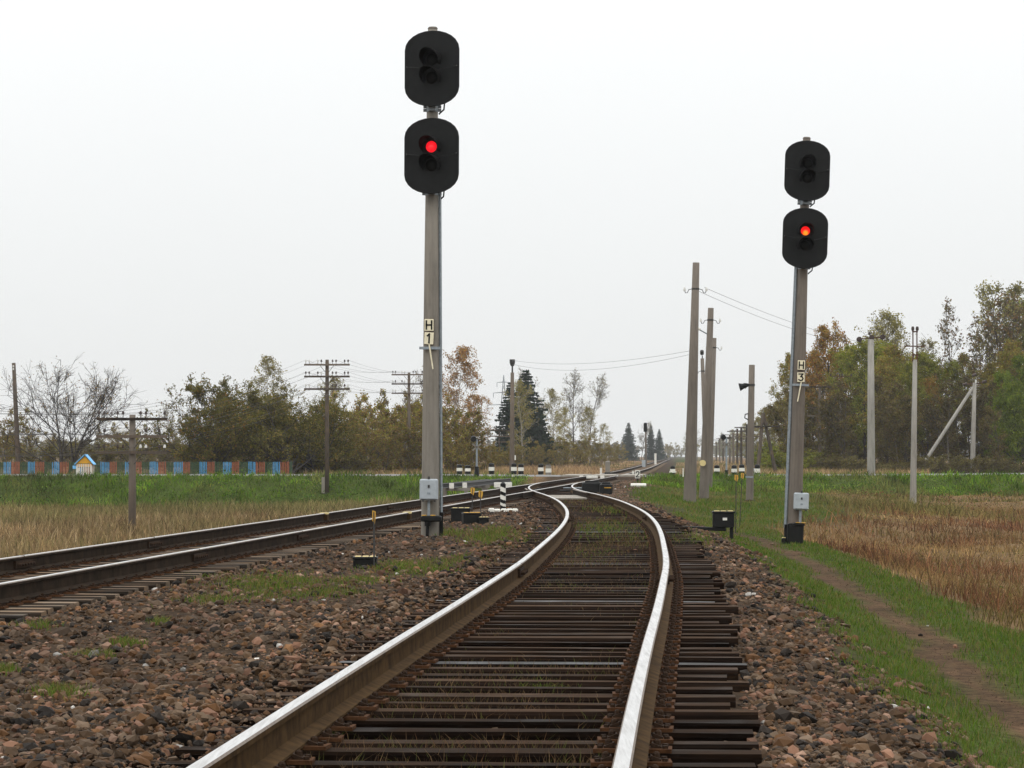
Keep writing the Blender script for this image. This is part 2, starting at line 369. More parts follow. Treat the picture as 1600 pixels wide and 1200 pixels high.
def zones(x, y):
    xs = side_x(y); xm = main_x(y); xr = np.maximum(xs, xm)
    wid = 1 + 1.9 * sstep(72, 105, y); nz = (fbm(x, y, 2.2) - .5)
    u = (x - xr - 1.42) / wid; v = xm - x - 1.45
    path = sstep(1.72, 1.95, u + nz * .5) * (1 - sstep(2.12, 2.45, u + nz * .5)) * (1 - sstep(60, 84, y))
    green = sstep(0.85, 1.25, u + nz * 1.3) * (1 - sstep(2.9, 3.7, u + nz * 1.2)) * (1 - path)
    green = np.maximum(green, sstep(80, 100, y) * sstep(0.35, .75, u + nz * .7) * (1 - sstep(2.6, 4.2, u + nz)) )
    green = np.maximum(green, (sstep(153.5, 156, y + nz * 5) * (1 - sstep(ROAD0 - .9, ROAD0 - .2, y))) * np.maximum(sstep(.2, 1.2, u), sstep(2.0, 3.4, v)))
    green = np.maximum(green, sstep(ROAD1 + .3, ROAD1 + 1.5, y) * (1 - sstep(ROAD1 + 5, ROAD1 + 9, y)) * sstep(3, 5, np.abs(x - xm)))
    dry = np.maximum(sstep(2.9, 3.7, u + nz * 1.2), sstep(1.2, 2.2, v)) * (1 - green)
    return path, green, dry
zp, zgn, zdr = zones(GX.ravel(), GY.ravel())
base = np.array([0.045, 0.030, 0.019])
dryc = np.array([0.14, 0.09, 0.045]); grc = np.array([0.045, 0.065, 0.013]); pac = np.array([0.080, 0.049, 0.029])
C = np.tile(base, (len(V), 1))
for w_, c_ in ((zdr, dryc), (zgn, grc), (zp, pac)): C = C * (1 - w_[:, None]) + c_ * w_[:, None]
m, t, b = new_mat('ground_soil')
at = N(t, 'ShaderNodeAttribute', attribute_name='col'); v = coords(t)
n1 = N(t, 'ShaderNodeTexNoise', Scale=9.0, Detail=8.0, Roughness=0.75); t.links.new(v, n1.inputs['Vector'])
n2 = N(t, 'ShaderNodeTexNoise', Scale=0.8, Detail=4.0); t.links.new(v, n2.inputs['Vector'])
m1 = N(t, 'ShaderNodeMix', data_type='RGBA'); m1.blend_type = 'MULTIPLY'; m1.inputs['Factor'].default_value = 1
t.links.new(at.outputs['Color'], m1.inputs['A']); t.links.new(ramp(t, n1.outputs[0], [(0.36, (0.40, 0.38, 0.35)), (0.64, (1.5, 1.5, 1.5))]), m1.inputs['B'])
m2 = N(t, 'ShaderNodeMix', data_type='RGBA'); m2.blend_type = 'MULTIPLY'; m2.inputs['Factor'].default_value = 1
t.links.new(m1.outputs['Result'], m2.inputs['A']); t.links.new(ramp(t, n2.outputs[0], [(0.35, (0.75, 0.74, 0.72)), (0.65, (1.15, 1.12, 1.1))]), m2.inputs['B'])
t.links.new(m2.outputs['Result'], b.inputs['Base Color']); b.inputs['Roughness'].default_value = 0.95; b.inputs['Specular IOR Level'].default_value = 0.04
bump(t, b, n1.outputs[0], 0.6, 0.05); M['ground'] = m
go = inst('ground', np_mesh('ground', V, F, ['ground'], C, smooth=True)); tag(go, 'brown soil and embankment under the tracks and fields', 'ground', kind='structure')

# trodden path is part of the sheet's colour; the road gets its own slab
mb = MB()
X0, X1 = -90, 90
xsn = list(range(X0, X1 + 1, 3))
vs = []; fs = []
for x_ in xsn:
    for y_ in (ROAD0, ROAD0 + .25, ROAD1 - .25, ROAD1):
        zt = 0.0 + 0.10 * float(sstep(18, 36, x_)) - 0.045 * (1 - float(sstep(3, 9, abs(x_ - float(main_x(y_))))))
        vs.append((x_, y_, zt + (0.035 if ROAD0 < y_ < ROAD1 else -0.03)))
for i in range(len(xsn) - 1):
    for k in range(3): fs.append((i * 4 + k, i * 4 + 4 + k, i * 4 + 5 + k, i * 4 + 1 + k))
mb.add(vs, fs); ro = mb.build('road', 'asphalt'); tag(ro, 'grey asphalt road crossing the tracks at the level crossing', 'road', kind='structure')

# ------------------------------------------------------------------ tracks
HEADS = [(-.075, -.18), (.075, -.18), (.075, -.168), (.012, -.145), (.010, -.045), (.036, -.036), (.0375, -.012), (.030, -.002), (.012, .0), (-.012, .0), (-.030, -.002), (-.0375, -.012), (-.036, -.036), (-.010, -.045), (-.012, -.145), (-.075, -.168)]
def rail_mesh(name, fn, off, ys, dz=0.0, z0=0.0, tops=(2, 1)):
    n = len(HEADS); V = []; F = []; MI = []
    for y in ys:
        a = heading(fn, y); c, s = math.cos(a), math.sin(a); x = float(fn(y)) + off * c; yy = y - off * s
        V += [(x + px * c, yy - px * s, pz + dz + z0) for px, pz in HEADS]
    for i in range(len(ys) - 1):
        for k in range(n):
            j = (k + 1) % n; F.append((i * n + k, i * n + j, i * n + n + j, i * n + n + k))
            MI.append(tops[0] if k in (7, 8, 9) else (tops[1] if k in (6, 10) else 0))
    mb = MB(); mb.v = V; mb.f = F; mb.m = MI
    mb.f += [tuple(range(n - 1, -1, -1)), tuple(range((len(ys) - 1) * n, len(ys) * n))]; mb.m += [0, 0]
    return mb
GA = 0.7975
def sleeper_mesh(seed, L, mat):
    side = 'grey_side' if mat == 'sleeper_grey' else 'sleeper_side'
    if mat == 'sleeper' and seed % 14 == 3: mat = 'sleeper_wet'
    r = random.Random(seed); mb = MB(); w, h = .115 + r.uniform(-.012, .012), .17
    st = [-L / 2, -L * .25 + r.uniform(-.2, .2), L * .2 + r.uniform(-.2, .2), L / 2]; vs = []
    for x in st:
        dx = r.uniform(-.03, .03) if abs(x) > L * .4 else 0; j = lambda s=.006: r.uniform(-s, s)
        vs += [(x + dx, -w + j(), -h), (x + dx, w + j(), -h), (x + dx, w + j(), -.018 + j()), (x + dx, w - .02 + j(), j(.004)), (x + dx, -w + .02 + j(), j(.004)), (x + dx, -w + j(), -.018 + j())]
    fs = []
    for i in range(3):
        for k in range(6): q = (k + 1) % 6; fs.append((i * 6 + k, i * 6 + 6 + k, i * 6 + 6 + q, i * 6 + q))
    fs += [tuple(range(6)), tuple(range(23, 17, -1))]
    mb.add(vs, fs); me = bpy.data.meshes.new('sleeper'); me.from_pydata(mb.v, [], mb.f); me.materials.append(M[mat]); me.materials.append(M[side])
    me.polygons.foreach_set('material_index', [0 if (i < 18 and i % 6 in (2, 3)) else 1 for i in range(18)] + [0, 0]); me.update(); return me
def plate_mesh():
    mb = MB(); mb.box((0, 0, .009), (.36, .165, .018))
    for sx_ in (-1, 1):
        mb.box((sx_ * .108, 0, .026), (.05, .075, .018), Matrix.Rotation(sx_ * .35, 3, 'Y'), 1)
        mb.tube([(sx_ * .112, 0.0, .02), (sx_ * .112, 0.0, .05), (sx_ * .112, 0, .058)], [.02, .017, .008], 6, 1)
        mb.tube([(sx_ * .15, .045, .015), (sx_ * .15, .045, .032)], .014, 6, 1); mb.tube([(sx_ * .15, -.045, .015), (sx_ * .15, -.045, .032)], .014, 6, 1)
    mb.box((.105, .118, .004), (.05, .03, .03), Matrix.Rotation(.3, 3, 'X'), 1)
    me = bpy.data.meshes.new('tie_plate'); me.from_pydata(mb.v, [], mb.f); me.materials.append(M['plate_rust']); me.materials.append(M['clip_dark'])
    me.polygons.foreach_set('material_index', mb.m); me.update(); return me
PLATE = plate_mesh()
def fishplate(parent, fn, off, y):
    a = heading(fn, y); mb = MB()
    for s in (-1, 1):
        mb.box((s * .026, 0, -.095), (.03, .8, .085))
        for k in range(6): mb.tube([(s * .03, -.33 + k * .132, -.095), (s * .085, -.33 + k * .132, -.095)], .022, 6)
    mb.box((0, 0, -.02), (.077, .012, .043))
    x = float(fn(y)) + off * math.cos(a); return mb.build('fishplate', 'clip_dark', parent, loc=(x, y - off * math.sin(a), 0.001), rotz=-a)
def lay(track, fn, y0, y1, step, mats_seed, mat, jitter, nplates, longfn=None, dz=0.0):
    L0 = 2.75; var = [sleeper_mesh(mats_seed + i, L0, mat) for i in range(14)]; r = random.Random(mats_seed); y = y0; n = 0; late = MB(); lateM = []
    while y < y1:
        a = heading(fn, y); yy = y + r.uniform(-.05, .05) * jitter
        ex = longfn(y) if longfn else 0.0; jx = r.uniform(-.09, .09) * jitter
        o = inst('sleeper', var[r.randrange(14)] if ex == 0 else sleeper_mesh(900 + n, L0 + ex, 'sleeper'), track, (float(fn(yy)) + ex / 2 + jx, yy, -.2 + dz + r.uniform(-.012, .004) * jitter), -a + r.uniform(-.018, .018) * jitter)
        if n < nplates:
            for s in (-1, 1):
                p = inst('tie_plate', PLATE, o); p.location = (s * GA - ex / 2 - jx, r.uniform(-.015, .015), .0015); p.rotation_euler = (0, 0, r.uniform(-.06, .06) + (math.pi if r.random() < .5 else 0))
        else:
            for s in (-1, 1): late.box((float(fn(yy)) + s * GA, yy, -.185 + dz), (.36, .165, .03)); late.box((float(fn(yy)) + s * (GA + .09), yy, -.14 + dz), (.06, .08, .07)); late.box((float(fn(yy)) + s * (GA - .09), yy, -.14 + dz), (.06, .08, .07))
        n += 1; y += step * (1 + r.uniform(-.12, .12) * jitter)
    if late.f:
        q = late.build('rail_fastenings', 'clip_dark', track); q['kind'] = 'stuff'
    return n
siding = thing('siding_track', 'curving siding with dark creosoted sleepers and bright polished rails joining the other track', 'railway track')
ys_s = list(np.arange(-30, 121.01, 1.0))
rail_mesh('rail', side_x, -GA, ys_s, .002).build('rail', ['rust', 'steel_edge', 'steel_top'], siding)
rail_mesh('rail', side_x, GA, ys_s, .002).build('rail', ['rust', 'steel_edge', 'steel_top'], siding)
lay(siding, side_x, 4.0, 95.5, .515, 100, 'sleeper', 1.0, 140)
for off, y in ((-GA, 31.2), (GA, 29.6), (-GA, 56), (GA, 58), (-GA, 81), (GA, 83)): fishplate(siding, side_x, off, y)

mainT = thing('main_track', 'straight main line of two rails running past the signals over the level crossing', 'railway track')
ys_m = list(np.arange(-30, 180, 2.0)) + list(np.arange(180, 700, 20.0)) + list(np.arange(700, 2301, 100.0))
rail_mesh('rail', main_x, -GA, ys_m).build('rail', ['rust_dark', 'steel_edge', 'steel_top'], mainT)
rail_mesh('rail', main_x, GA, ys_m).build('rail', ['rust_dark', 'steel_edge', 'steel_top'], mainT)
lay(mainT, main_x, 20.0, ROAD0 - .4, .545, 300, 'sleeper_grey', .5, 148, lambda y: 0.0 if (y < 97 or y > 124) else round(max(0.0, float(side_x(y) - main_x(y))), 2))
for off, y in ((-GA, 41), (GA, 44.5), (GA, 36.0), (-GA, 33.5), (GA, 66), (-GA, 69)): fishplate(mainT, main_x, off, y)
for off, y in ((-GA, 58.2), (GA, 58.9)):
    mb = MB(); mb.box((0, 0, -.085), (.15, .30, .11)); mb.box((-.0, 0, -.012), (.16, .24, .034), mi=1)
    a = heading(main_x, y); mb.build('joint_cover', ['rust', 'cream_yellow'], mainT, loc=(float(main_x(y)) + off, y, .006), rotz=-a)
for fn_, o_, y0, y1 in ((side_x, GA - .13, 89.5, 98.5), (main_x, -GA + .13, 90.0, 99.0), (side_x, -GA - .13, 96.5, 101.5), (main_x, GA + .13, 89.0, 94.0)):
    rail_mesh('check_rail', fn_, o_, list(np.arange(y0, y1 + .1, .75)), .004).build('check_rail', ['rust_dark', 'rust_dark', 'steel_edge'], mainT)
for y in (113.5, 116.5):
    MB().box((float(main_x(y)) + .2, y, -.17), (2.2, .07, .03)).build('stretcher_bar', 'dark_steel', mainT)
far = MB()
for y in np.arange(ROAD1 + 1, 520, .6):
    far.box((float(main_x(y)), y, -.28), (2.75, .23, .16))
q = far.build('distant_sleepers', 'sleeper_grey', mainT); q['kind'] = 'stuff'
# plank deck of the frog and the crossing deck
mb = MB()
for k, (ya, yb) in enumerate(((88.5, 91.2), (91.6, 94.5))):
    for y in (ya, yb):
        pass
    mb.box((float(side_x((ya + yb) / 2)) - .02, (ya + yb) / 2, -.17), (1.30, yb - ya, .045), Matrix.Rotation(-heading(side_x, ya), 3, 'Z'))
mb.build('deck_board', 'planks', siding)
for off, wdt in ((0, 1.36), (-1.62, 1.35), (1.62, 1.35)):
    mb = MB(); yc = (ROAD0 + ROAD1) / 2
    mb.box((0, 0, -.06), (wdt, ROAD1 - ROAD0 - .1, .1), ch=.01)
    mb.build('crossing_panel', 'planks', mainT, loc=(float(main_x(yc)) + off, yc, .055), rotz=-heading(main_x, yc))
for px, w_ in ((908, .2), (925, .62), (941, .22)):
    d_ = 158.5; mb = MB(); mb.box((0, 0, .0), (w_, .3, .16), ch=.02); mb.build('white_kerb_block', 'white_paint', mainT, loc=(WX(px, d_), d_, WZ(745.5, d_)))

# ------------------------------------------------------------------ ballast stones
def stones(name, P, size, label, pal, wts, parent=None):
    n = len(P); ph = (1 + 5**.5) / 2
    ico = np.array([(-1, ph, 0), (1, ph, 0), (-1, -ph, 0), (1, -ph, 0), (0, -1, ph), (0, 1, ph), (0, -1, -ph), (0, 1, -ph), (ph, 0, -1), (ph, 0, 1), (-ph, 0, -1), (-ph, 0, 1)]) * .29
    fc = np.array([(0, 11, 5), (0, 5, 1), (0, 1, 7), (0, 7, 10), (0, 10, 11), (1, 5, 9), (5, 11, 4), (11, 10, 2), (10, 7, 6), (7, 1, 8), (3, 9, 4), (3, 4, 2), (3, 2, 6), (3, 6, 8), (3, 8, 9), (4, 9, 5), (2, 4, 11), (6, 2, 10), (8, 6, 7), (9, 8, 1)])
    v = ico[None] * rng.uniform(.5, 1.3, (n, 1, 3)) * rng.uniform(.78, 1.18, (n, 12, 1)) + rng.normal(0, .05, (n, 12, 3))
    q = rng.normal(size=(n, 4)); q /= np.linalg.norm(q, axis=1)[:, None]; w, x, y, z = q.T
    R = np.stack([1 - 2 * (y * y + z * z), 2 * (x * y - z * w), 2 * (x * z + y * w), 2 * (x * y + z * w), 1 - 2 * (x * x + z * z), 2 * (y * z - x * w), 2 * (x * z - y * w), 2 * (y * z + x * w), 1 - 2 * (x * x + y * y)], 1).reshape(n, 3, 3)
    v = np.einsum('nij,nkj->nki', R, v) * size[:, None, None]; v[:, :, 2] *= .8
    v = v + P[:, None, :]
    F = (fc[None] + (np.arange(n) * 12)[:, None, None]).reshape(-1, 3)
    pal = np.array(pal); ci = rng.choice(len(pal), n, p=np.array(wts) / sum(wts)); c = pal[ci] * rng.uniform(.5, 1.3, (n, 1))
    patch = .25 + .95 * fbm(P[:, 0], P[:, 1], 1.2); c = c * patch[:, None]
    o = inst(name, np_mesh(name, v.reshape(-1, 3), F, ['stone'], np.repeat(c, 12, 0)), parent); return tag(o, label, 'ballast', kind='stuff')
PAL = [(.19, .10, .062), (.14, .095, .062), (.095, .056, .03), (.03, .023, .018), (.26, .16, .11), (.50, .47, .43), (.15, .075, .033)]
WTS = [.13, .21, .32, .18, .045, .004, .13]
def scatter(n, y0, y1, pw=1.6):
    k = 1 - pw; r = rng.random(n); y = (y0**k + r * (y1**k - y0**k))**(1 / k); return y
n = 116000
y = scatter(n, 11.0, 92, 1.75); xs = side_x(y); xm = main_x(y)
lo = np.maximum(xm - 1.0, -.205 * y - 1.0); hi = np.minimum(xs + 4.2, .205 * y + 1.0)
x = lo + rng.random(n) * (hi - lo); u = x - xs
onR = np.abs(u) < 1.36; onM = np.abs(x - xm) < 1.36
edge = 2.25 + (fbm(x, y, 1.8) - .5) * 1.6
keep = (u < edge + 0.25) | (rng.random(n) < .006)
keep &= ~(onR & (rng.random(n) < np.where(u < -1.0 + .3 * fbm(x, y, 2.0), .25, .86))) & ~(onM & (rng.random(n) < .7))
keep &= (np.abs(np.abs(u) - GA) > .1) & (np.abs(np.abs(x - xm) - GA) > .1)
keep &= rng.random(n) < (.35 + 1.2 * fbm(x + 9, y, 1.0))
x, y, u, onR = x[keep], y[keep], u[keep], onR[keep]
sz = rng.gamma(2.6, .0125, len(x)) * np.clip(.85 + y / 110, .9, 1.6); sz = np.clip(sz, .014, .095)
onM = (np.abs(x - main_x(y)) < 1.36); sz[onR | onM] *= .75
z = ground_z(x, y) + sz * rng.uniform(-.3, .28, len(x))
z[(u < -.95) & (u > -1.75)] += .045
stones('ballast_gravel', np.c_[x, y, z], sz, 'loose reddish grey crushed stone ballast around the tracks', PAL, WTS)

n = 10000
y = scatter(n, 90, 160, 1.3); xr = np.maximum(side_x(y), main_x(y)); x = main_x(y) - 1.6 + rng.random(n) * (xr - main_x(y) + 3.6 + 2.0 * fbm(0 * y, y, 6.0)); ok = (np.abs(np.abs(x - main_x(y)) - GA) > .12) & (np.abs(np.abs(x - side_x(y)) - GA) > .12) & ~((np.abs(x - main_x(y)) < 1.3) & (rng.random(n) < .75)); x, y = x[ok], y[ok]
sz = rng.uniform(.05, .12, len(x)); stones('crossing_gravel', np.c_[x, y, ground_z(x, y)], sz, 'grey brown gravel around the turnout and beside the crossing', PAL, [.1, .4, .3, .12, .05, .01, .06])
# ------------------------------------------------------------------ grass
def blades(name, P, H, Wd, col, lean, label, cat, spread=.5):
    n = len(P); az = rng.random(n) * 6.283; ln = rng.normal(0, lean, (n, 2)) * H[:, None]
    dx = np.c_[np.cos(az), np.sin(az) * .4, np.zeros(n)] * (Wd / 2)[:, None]
    up = np.c_[ln * .35, H * .55]; tip = np.c_[ln, H * rng.uniform(.85, 1.0, n)]
    v = np.stack([P - dx, P + dx, P + up - dx * .75, P + up + dx * .75, P + tip], 1)
    f = np.array([(0, 1, 3), (0, 3, 2), (2, 3, 4)]); F = (f[None] + (np.arange(n) * 5)[:, None, None]).reshape(-1, 3)
    c = np.repeat(col, 5, 0)
    o = inst(name, np_mesh(name, v.reshape(-1, 3), F, ['grass'], c)); return tag(o, label, cat, kind='stuff')
def pick(pal, n, w=None, var=.3):
    pal = np.array(pal); i = rng.choice(len(pal), n, p=None if w is None else np.array(w) / sum(w)); return pal[i] * rng.uniform(1 - var, 1 + var, (n, 1))
GREEN = [(.072, .125, .014), (.05, .095, .012), (.10, .135, .02), (.12, .13, .03), (.15, .115, .04)]
# verge beside the siding
n = 260000
y = scatter(n, 12, 165, 1.5); x = side_x(y) + 1.5 + rng.random(n) * (8.5 + 10 * sstep(72, 105, y)); x = np.where(y > DT, main_x(y) + 1.5 + rng.random(n) * 22, x)
zp, zg_, zd = zones(x, y); ok = (rng.random(n) < zg_**1.3 * (.3 + 1.1 * fbm(x, y, .7))) & (np.abs(x) < .2 * y + 1) & (y < 149)
ex = y[ok]; x = x[ok]; y = ex; n = len(x)
H = (.015 + .05 * rng.random(n) + .05 * fbm(x, y, .8)) * (1 + .9 * sstep(60, 110, y)); Wd = np.maximum(.005, y * .00030) * rng.uniform(.6, 1.3, n)
dryf = sstep(.45, .7, fbm(x + 50, y, 3.0))[:, None] * sstep(60, 95, y)[:, None] * .75
col = pick(GREEN, n, [2.4, 2.6, 2, 1.6, 1.5]) * (1 - dryf) + pick([(.20, .17, .06), (.16, .10, .05)], n) * dryf
blades('verge_grass', np.c_[x, y, ground_z(x, y) - .01], H, Wd, col, .35, 'short green grass on the verge beside the footpath', 'grass')
# litter on the footpath
n = 16000
y = scatter(n, 13, 85, 1.7); x = side_x(y) + 1.42 + 1.4 + rng.random(n) * 1.4; zp, zg_, zd = zones(x, y); ok = (rng.random(n) < .2 + .8 * fbm(x, y, .6)) & (np.abs(x) < .2 * y + 1); x, y = x[ok], y[ok]; n = len(x)
blades('path_litter', np.c_[x, y, ground_z(x, y) - .004], rng.uniform(.004, .02, n), np.maximum(.010, y * .0004) * rng.uniform(.5, 1.5, n), pick([(.07, .045, .028), (.11, .07, .04), (.05, .035, .022), (.15, .10, .05), (.07, .09, .02)], n, [3, 3, 3, 1, 1]), .9, 'dead leaves and crumbs of earth scattered along the footpath', 'litter')
# tufts in the ballast
cen = []
for px, py, rx, ry, k in ((430, 922, 95, 22, 3200), (650, 893, 95, 12, 2200), (250, 985, 14, 4, 160), (200, 1016, 30, 5, 420), (95, 1095, 45, 9, 620), (10, 1058, 22, 7, 380), (780, 845, 60, 16, 2400), (940, 830, 60, 14, 700), (880, 920, 40, 10, 500), (850, 1075, 60, 8, 420), (510, 1152, 30, 12, 420), (700, 838, 30, 5, 420), (560, 915, 50, 8, 600), (960, 840, 80, 30, 500), (1075, 845, 40, 14, 700), (610, 1065, 12, 6, 120), (330, 945, 60, 10, 500), (520, 935, 60, 9, 700), (730, 880, 60, 8, 600), (150, 1035, 40, 6, 260), (300, 900, 50, 6, 300), (60, 990, 40, 5, 200), (920, 875, 70, 16, 350), (960, 800, 50, 8, 350), (1010, 930, 20, 20, 260)):
    d_ = (EYE + .25) * FPX / (py - HOR); q = rng.normal(size=(k, 2)) * .45
    yy = (EYE + .25) * FPX / (py + q[:, 1] * ry - HOR); cen.append(np.c_[WX(px + q[:, 0] * rx, yy), yy])
q = np.concatenate(cen); x, y = q.T; n = len(x)
H = rng.uniform(.025, .085, n) * (1 + .5 * (y > 45)); Wd = np.maximum(.005, y * .0003) * rng.uniform(.6, 1.2, n)
blades('ballast_tufts', np.c_[x, y, ground_z(x, y) - .005], H, Wd, pick(GREEN + [(.17, .12, .05), (.12, .07, .035)], n, [2, 2, 2, 1.5, 1.5, 1.2, .8]), .45, 'small weed and grass tufts growing in the stone ballast', 'grass')
# dry stalks between the sleepers
n = 32000
y = scatter(n, 11, 92, 1.35); x = side_x(y) + rng.uniform(-.72, .72, n) ; ok = rng.random(n) < sstep(.42, .7, fbm(x, y, 1.3)); x, y = x[ok], y[ok]; n = len(x)
blades('sleeper_weeds', np.c_[x, y, ground_z(x, y) - .01], rng.uniform(.03, .12, n), np.maximum(.004, y * .0002), pick([(.12, .065, .03), (.09, .055, .03), (.08, .09, .022), (.17, .11, .055), (.06, .04, .025)], n), .4, 'thin brown weeds growing between the sleepers', 'grass')
# road bank grass
n = 120000
x = rng.uniform(-42, 46, n); y = 147.5 + 15.0 * rng.random(n)**.9; zp, zg_, zd = zones(x, y); ok = (rng.random(n) < zg_ * (.55 + .8 * fbm(x, y, 1.2))) & (np.abs(x) < .185 * y + 3); x, y = x[ok], y[ok]; n = len(x)
H = rng.uniform(.08, .45, n) * (.1 + 1.7 * fbm(x, y, 1.3)**1.5); Wd = rng.uniform(.02, .05, n)
tone = ((.15 + 1.7 * fbm(x, y, 2.2)) * np.clip(.2 + 1.7 * fbm(x + 3, y * 1.0, .9), .25, 2) * rng.choice([.4, 1.0, 1.3], n, p=[.25, .5, .25]))[:, None]; dryf = np.clip(sstep(10, 30, x) * sstep(.42, .62, fbm(x + 7, y, 4.0)) + .5 * sstep(.55, .7, fbm(x + 70, y, 3.0)), 0, .8)[:, None]
col = (pick([(.085, .165, .012), (.065, .135, .012), (.11, .18, .014), (.13, .15, .022)], n) * (1 - dryf) + pick([(.15, .14, .05), (.17, .11, .06)], n) * dryf) * tone
blades('bank_grass', np.c_[x, y, ground_z(x, y) - .02], H, Wd, col, .45, 'lush green grass covering the road embankment', 'grass')
# dry fields
n = 120000
y = scatter(n, 30, 152, 1.0001); x = main_x(y) - 2.2 - rng.random(n) * 30; ok = np.abs(x) < .19 * y + 2
x, y = x[ok], y[ok]; zp, zg_, zd = zones(x, y); ok = rng.random(len(x)) < zd; x, y = x[ok], y[ok]; n = len(x)
zn = fbm(x, y, 6.0); H = rng.uniform(.2, .62, n) * (.5 + fbm(x, y, 2.0)) * sstep(1.5, 5.0, main_x(y) - x - 1.0); H = np.maximum(H, .1)
wg = sstep(.42, .66, zn)[:, None]; wr = sstep(.56, .75, fbm(x + 33, y, 4.0))[:, None]; far_ = sstep(112, 146, y)[:, None]
col = pick([(.24, .17, .08), (.29, .20, .10), (.17, .12, .06), (.20, .125, .065), (.33, .25, .14)], n); col = col * (1 - .75 * wg) + pick([(.13, .13, .045), (.10, .11, .035), (.15, .14, .05)], n) * .75 * wg
col = col * (1 - .6 * wr) + pick([(.17, .085, .045), (.13, .06, .04)], n) * .6 * wr; col = col * (1 - .55 * far_) + np.array([.15, .15, .05]) * .55 * far_; col = col * ((.35 + 1.3 * fbm(x, y, 1.3)) * (.5 + fbm(x - 5, y, 9.0)))[:, None] * rng.choice([.45, 1.0, 1.25], len(x), p=[.25, .5, .25])[:, None]
blades('dry_grass_field', np.c_[x, y, ground_z(x, y) - .02], H, np.maximum(.012, y * .00026) * rng.uniform(.6, 1.3, n), col, .28, 'tall dry tan and olive grass in the field beyond the main line', 'grass')
n = 220000
y = scatter(n, 14, 152, 1.0001); x = np.maximum(side_x(y), main_x(y)) + 4.0 + rng.random(n) * 28; ok = np.abs(x) < .19 * y + 2
x, y = x[ok], y[ok]; zp, zg_, zd = zones(x, y); ok = rng.random(len(x)) < zd * (.45 + .9 * fbm(x, y, 1.0)); x, y = x[ok], y[ok]; n = len(x)
zn = fbm(x + 90, y, 4.0); wr = sstep(.38, .64, zn)[:, None] * (1 - sstep(110, 128, y))[:, None]; wg = (sstep(.46, .66, fbm(x - 40, y, 8.0)) * sstep(80, 122, y))[:, None]
tan = pick([(.27, .18, .075), (.32, .21, .09), (.20, .13, .055), (.23, .14, .06)], n); red = pick([(.17, .075, .035), (.13, .055, .03), (.21, .10, .05), (.10, .05, .03)], n); olv = pick([(.13, .13, .035), (.16, .14, .05), (.10, .10, .03)], n)
col = tan * (1 - wr) + red * wr; col = col * (1 - wg) + olv * wg
gp = sstep(.52, .68, fbm(x + 11, y, 3.0))[:, None] * .6; col = col * (1 - gp) + olv * gp; col = col * ((.4 + 1.2 * fbm(x, y + 9, 1.1)) * (.6 + .8 * fbm(x - 5, y, 5.0)))[:, None] * rng.choice([.45, 1.0, 1.25], len(x), p=[.25, .5, .25])[:, None]
H = rng.uniform(.07, .34, n) * (.15 + 1.6 * fbm(x, y, 1.1)**1.3) * (1 + .6 * wr[:, 0] + .9 * wg[:, 0])
flat = sstep(118, 128, y) * (1 - sstep(144, 150, y)) * (1 - wg[:, 0]); H = H * (1 - .6 * flat)
blades('rust_weed_field', np.c_[x, y, ground_z(x, y) - .02], H, np.maximum(.010, y * .00026) * rng.uniform(.6, 1.3, n), col, .42, 'withered rusty brown weeds and grass in the ditch beyond the footpath', 'grass')
def weed_leaves(name, x, y, lift, size, col, label):
    n = len(x); P = np.c_[x, y, ground_z(x, y) + lift]; u = rng.normal(size=(n, 3)); u[:, 2] *= .6; u /= np.linalg.norm(u, axis=1)[:, None]; w = rng.normal(size=(n, 3)); w -= u * (u * w).sum(1)[:, None]; w /= np.linalg.norm(w, axis=1)[:, None]
    sc = (size * rng.uniform(.5, 1.4, n))[:, None]; V = np.stack([P - u * sc * .5, P + w * sc * .3, P + u * sc * .5, P - w * sc * .3], 1).reshape(-1, 3)
    tag(inst(name, np_mesh(name, V, np.arange(n)[:, None] * 4 + np.arange(4), ['grass'], np.repeat(col, 4, 0))), label, 'weeds', kind='stuff')
n = 70000
y = scatter(n, 22, 150, 1.1); x = np.maximum(side_x(y), main_x(y)) + 4.4 + rng.random(n) * 26; zp, zg_, zd = zones(x, y); cl_ = fbm(x + 20, y, 1.1); ok = (np.abs(x) < .19 * y + 2) & (rng.random(n) < zd * sstep(.46, .66, cl_)); x, y, cl_ = x[ok], y[ok], cl_[ok]; n = len(x)
k_ = sstep(.4, .65, fbm(x - 15, y, 5.0))[:, None]; col = (pick([(.14, .06, .03), (.19, .09, .045), (.10, .05, .03), (.23, .13, .06)], n) * (1 - k_) + pick([(.12, .12, .03), (.09, .10, .025), (.16, .14, .045)], n) * k_) * .9
weed_leaves('dock_weeds', x, y, rng.random(n) * .55 * sstep(.44, .75, cl_), np.maximum(.035, y * .0007), col, 'clumps of withered broad leaved weeds in the ditch field')
n = 50000
x = rng.uniform(-42, 46, n); y = 150 + 12 * rng.random(n); zp, zg_, zd = zones(x, y); cl_ = fbm(x + 60, y, 1.4); ok = (rng.random(n) < zg_ * sstep(.42, .62, cl_)) & (np.abs(x) < .185 * y + 3); x, y, cl_ = x[ok], y[ok], cl_[ok]; n = len(x)
weed_leaves('bank_weeds', x, y, rng.random(n) * .42 * sstep(.4, .75, cl_), np.full(n, .11), pick([(.07, .14, .014), (.05, .10, .012), (.11, .17, .02), (.035, .07, .012)], n), 'lush leafy weeds in clumps on the road embankment')
